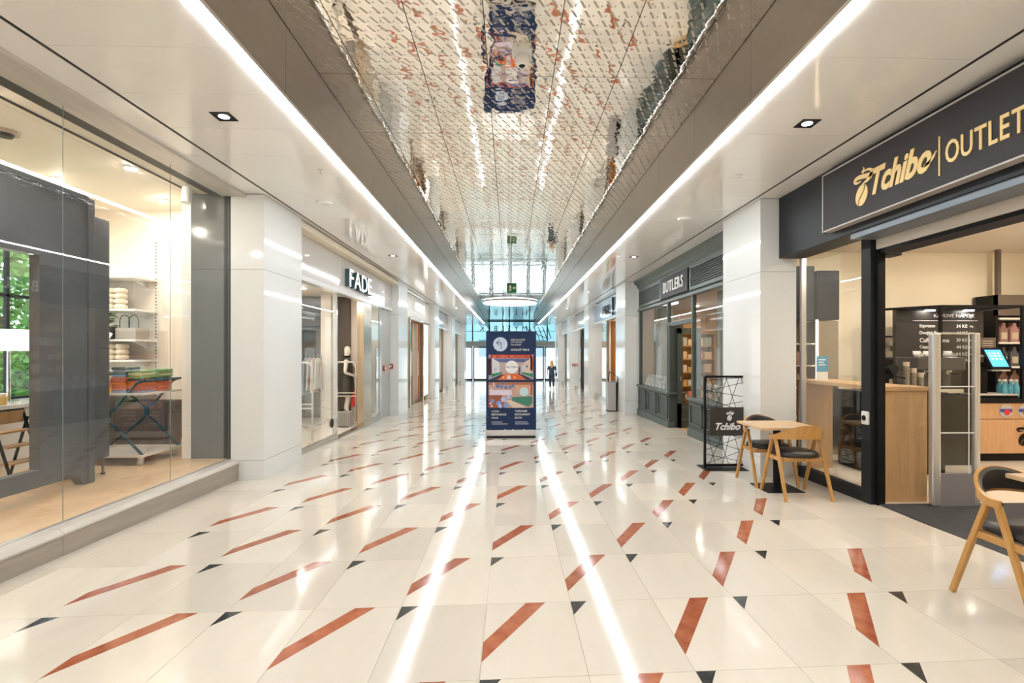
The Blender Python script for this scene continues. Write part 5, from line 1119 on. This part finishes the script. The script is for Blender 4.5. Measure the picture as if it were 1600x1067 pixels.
text('ZE VÁŠNI, MILOVÁN PI', 'C', fb(bu(769), bv(559.3), .006), .065, .80, .001, C(.85,.25,.14), p1, bold=.02, shear=.2)
zt = M(); vs_, fs = text_geo('ZROZEN', 0, .02); x0_, y0_, x1_, y1_ = bbox(vs_)
zt.add([fb(bu(768.2)-(y-y0_)/(y1_-y0_)*.055, bv(584.5)+(x-x0_)/(x1_-x0_)*.30, .006) for x, y, z in vs_], fs).build('lettering', C(.85,.20,.10), p1)
zt = M(); zt.add([fb(bu(833)-(y-y0_)/(y1_-y0_)*.05, bv(578)+(x-x0_)/(x1_-x0_)*.25, .006) for x, y, z in vs_], fs).build('lettering', C(.90,.38,.22), p1)
w_ = patch('white_disc', circ(800, 573.4, 10), PAPER, p1, .007); text('NA ČEPU', 'C', fb(bu(791.2), bv(575.2), .009), .058, .235, .001, C(.12,.12,.16), w_, bold=.01)
rect('wall_poster', 815.5, 570, 819, 581, C(.55,.62,.80), p1, .005); patch('pendant_lamp', [(821.5,573.5),(825.5,573.5),(823.5,570)], C(.03,.06,.06), p1, .005); rect('dark_figure', 810.5, 573, 813, 586, C(.10,.07,.12), p1, .005); rect('left_poster', 773, 574, 776.5, 580, C(.45,.55,.75), p1, .005)
# picture two: restaurant bar
p2 = rect('picture', 764, 596.8, 833.8, 636.9, C(.55,.36,.30), t, .001)
rect('ceiling_band', 764, 596.8, 833.8, 601, C(.40,.16,.09), p2, .003)
for i, (x, y, r) in enumerate(((778,603,3),(784,604,2.6),(791,605,2.8),(798,604.5,2.6),(802,603,2.2),(786,598.5,2.4))): patch('blue_lamp', circ(x, y, r, 14), C(.12+.03*(i % 2),.20,.42), p2, .004+.0003*i)
rect('bright_wall', 766, 609, 800, 617, C(.74,.66,.80), p2, .003); rect('orange_wall', 806, 601, 829, 612, C(.68,.36,.24), p2, .003); patch('round_window', circ(819, 612, 7, 20), C(.55,.74,.80), p2, .004); rect('red_post', 829.5, 601, 832, 617, C(.40,.08,.04), p2, .004)
patch('green_bar', [(800,625.5),(826,635),(832,630),(832,619),(801,620)], C(.05,.22,.16), p2, .005); patch('pale_aisle', [(790,624),(800,625.5),(824,636.9),(802,636.9)], C(.74,.60,.50), p2, .005)
patch('brown_floor', [(764,636.9),(792,636.9),(784,617),(764,617)], C(.33,.10,.06), p2, .003)
for i, (x, y, r) in enumerate(((780,630,4),(787,624,4),(791,633,4),(782,634,3),(770,626,3),(795,620,3))): patch('blue_chair', circ(x, y, r, 10), (C(.20,.36,.72), C(.45,.56,.85))[i % 2], p2, .0055+.0003*i)
for x, y in ((772,599.5),(776,612),(768,608),(783,613),(793,613),(767,630),(769,634)): rect('bright_spot', x-1.4, y-1.2, x+1.4, y+1.2, C(.82,.76,.84), p2, .0075)
for x, ls in ((768.6, ('VÝČEP?', 'RESTAURACE?', 'OBOJÍ!')), (805, ('TAPROOM?', 'RESTAURANT?', 'BOTH!'))):
    for k, l in enumerate(ls): text(l, 'C', fb(bu(x), bv(643.6+5.2*k), .002), .043, [(.16,.31,.14),(.255,.315,.14)][0 if x < 780 else 1][k], .001, WHITEL, t, bold=.005)
for x, w, y in ((768.6,16.5,658.4),(768.6,25,661.4),(805,19.5,658.4),(805,21.5,661.4),(764,10,671.4),(792,6.5,671),(804,12,671),(822,11.5,671)): rect('small_print', x, y, x+w, y+1.1, C(.52,.56,.66), t, .001)
for x in (789.5, 801.8, 819): patch('icon', circ(x, 671.6, 1.5, 12), PAPER, t, .001)

# ================================================================== woman walking away
wx, wy = 2.45, 30.06; wz = fz(wy)
p = thing('person', 'person with long blond hair in a dark top and jeans walking away towards the doors', 'person', (wx, wy, wz))
legs = {'l': ((-.09,0,.86),(-.095,.10,.49),(-.09,.06,.08),(-.09,.22,.04)), 'r': ((.09,0,.86),(.095,.0,.48),(.095,-.24,.13),(.10,-.14,.03))}
b_, P = human(p, (wx,wy,wz), (0,1), SKIN, {'l': ((-.27,-.10,1.14),(-.27,.02,.92)), 'r': ((.27,.06,1.14),(.25,.22,.98))}, legs, 1.66)
NAVYT = mat('navy_top', (.035,.055,.09), .7); JEAN = mat('dark_jeans', (.03,.035,.05), .8)
tp = loft(P, [(0,0,.88,.19,.145),(0,0,1.0,.175,.14),(0,.01,1.1,.16,.135),(0,0,1.26,.19,.15),(0,-.01,1.38,.215,.12),(0,-.01,1.44,.13,.09),(0,0,1.47,.075,.075)]).build('top', NAVYT, p, smooth=True)
for sg, e in ((-1,(-.245,-.07,1.2)),(1,(.245,.04,1.2))): M().tube([P(sg*.17,-.01,1.40,0)[:3], P(*e,0)[:3]], [.075,.062], 12).build('sleeve', NAVYT, tp, smooth=True)
tr = loft(P, [(0,0,.80,.185,.14),(0,0,.93,.18,.14)]).build('jeans', JEAN, p, smooth=True)
for n_ in 'lr':
    hp, kn, an, toe = legs[n_]; M().tube([P(hp[0],hp[1],.90,0)[:3], P(*kn,0)[:3], P((kn[0]+an[0])/2,kn[1]*.6+an[1]*.4-.02,kn[2]*.68+an[2]*.32,0)[:3], P(an[0],an[1],an[2]+.06,0)[:3]], [.10,.072,.066,.052], 12).build('trouser_leg', JEAN, tr, smooth=True)
    a, b2 = P(an[0],an[1]-.05,an[2]-.04,0), P(toe[0],toe[1]+.05,toe[2],0); M().tube([a[:3], b2[:3]], [.045,.036], 10).build('shoe', C(.75,.72,.68), p, smooth=True)
hr = M(); hr.ell(P(0,-.02,1.665,0)[:3], (.19,.215,.20)); hr.build('hair', mat('blond_hair', (.66,.36,.13), .5, noise=.4, nscale=30, nstretch=(3,3,.4), col2=(.48,.23,.07)), p, smooth=True)
loft(P, [(0,-.10,1.22,.03,.02),(0,-.10,1.32,.10,.035),(0,-.09,1.45,.115,.05),(0,-.06,1.58,.105,.08),(0,-.03,1.68,.09,.08)]).build('long_hair', MATS['blond_hair'], p, smooth=True)
bg_ = thing('shoulder_bag', 'dark bag hanging at the hip of the walking person', 'bag', (wx+.26, wy, wz+.85)); c = P(.27,-.02,.90,0); M().cbox(c[:3], (.09,.24,.22)).build('bag_body', BLACK, bg_, bevel=.02); M().tube([P(.25,.05,1.0,0)[:3], P(.2,.0,1.42,0)[:3], P(.25,-.08,1.0,0)[:3]], .01, 6).build('strap', BLACK, bg_)
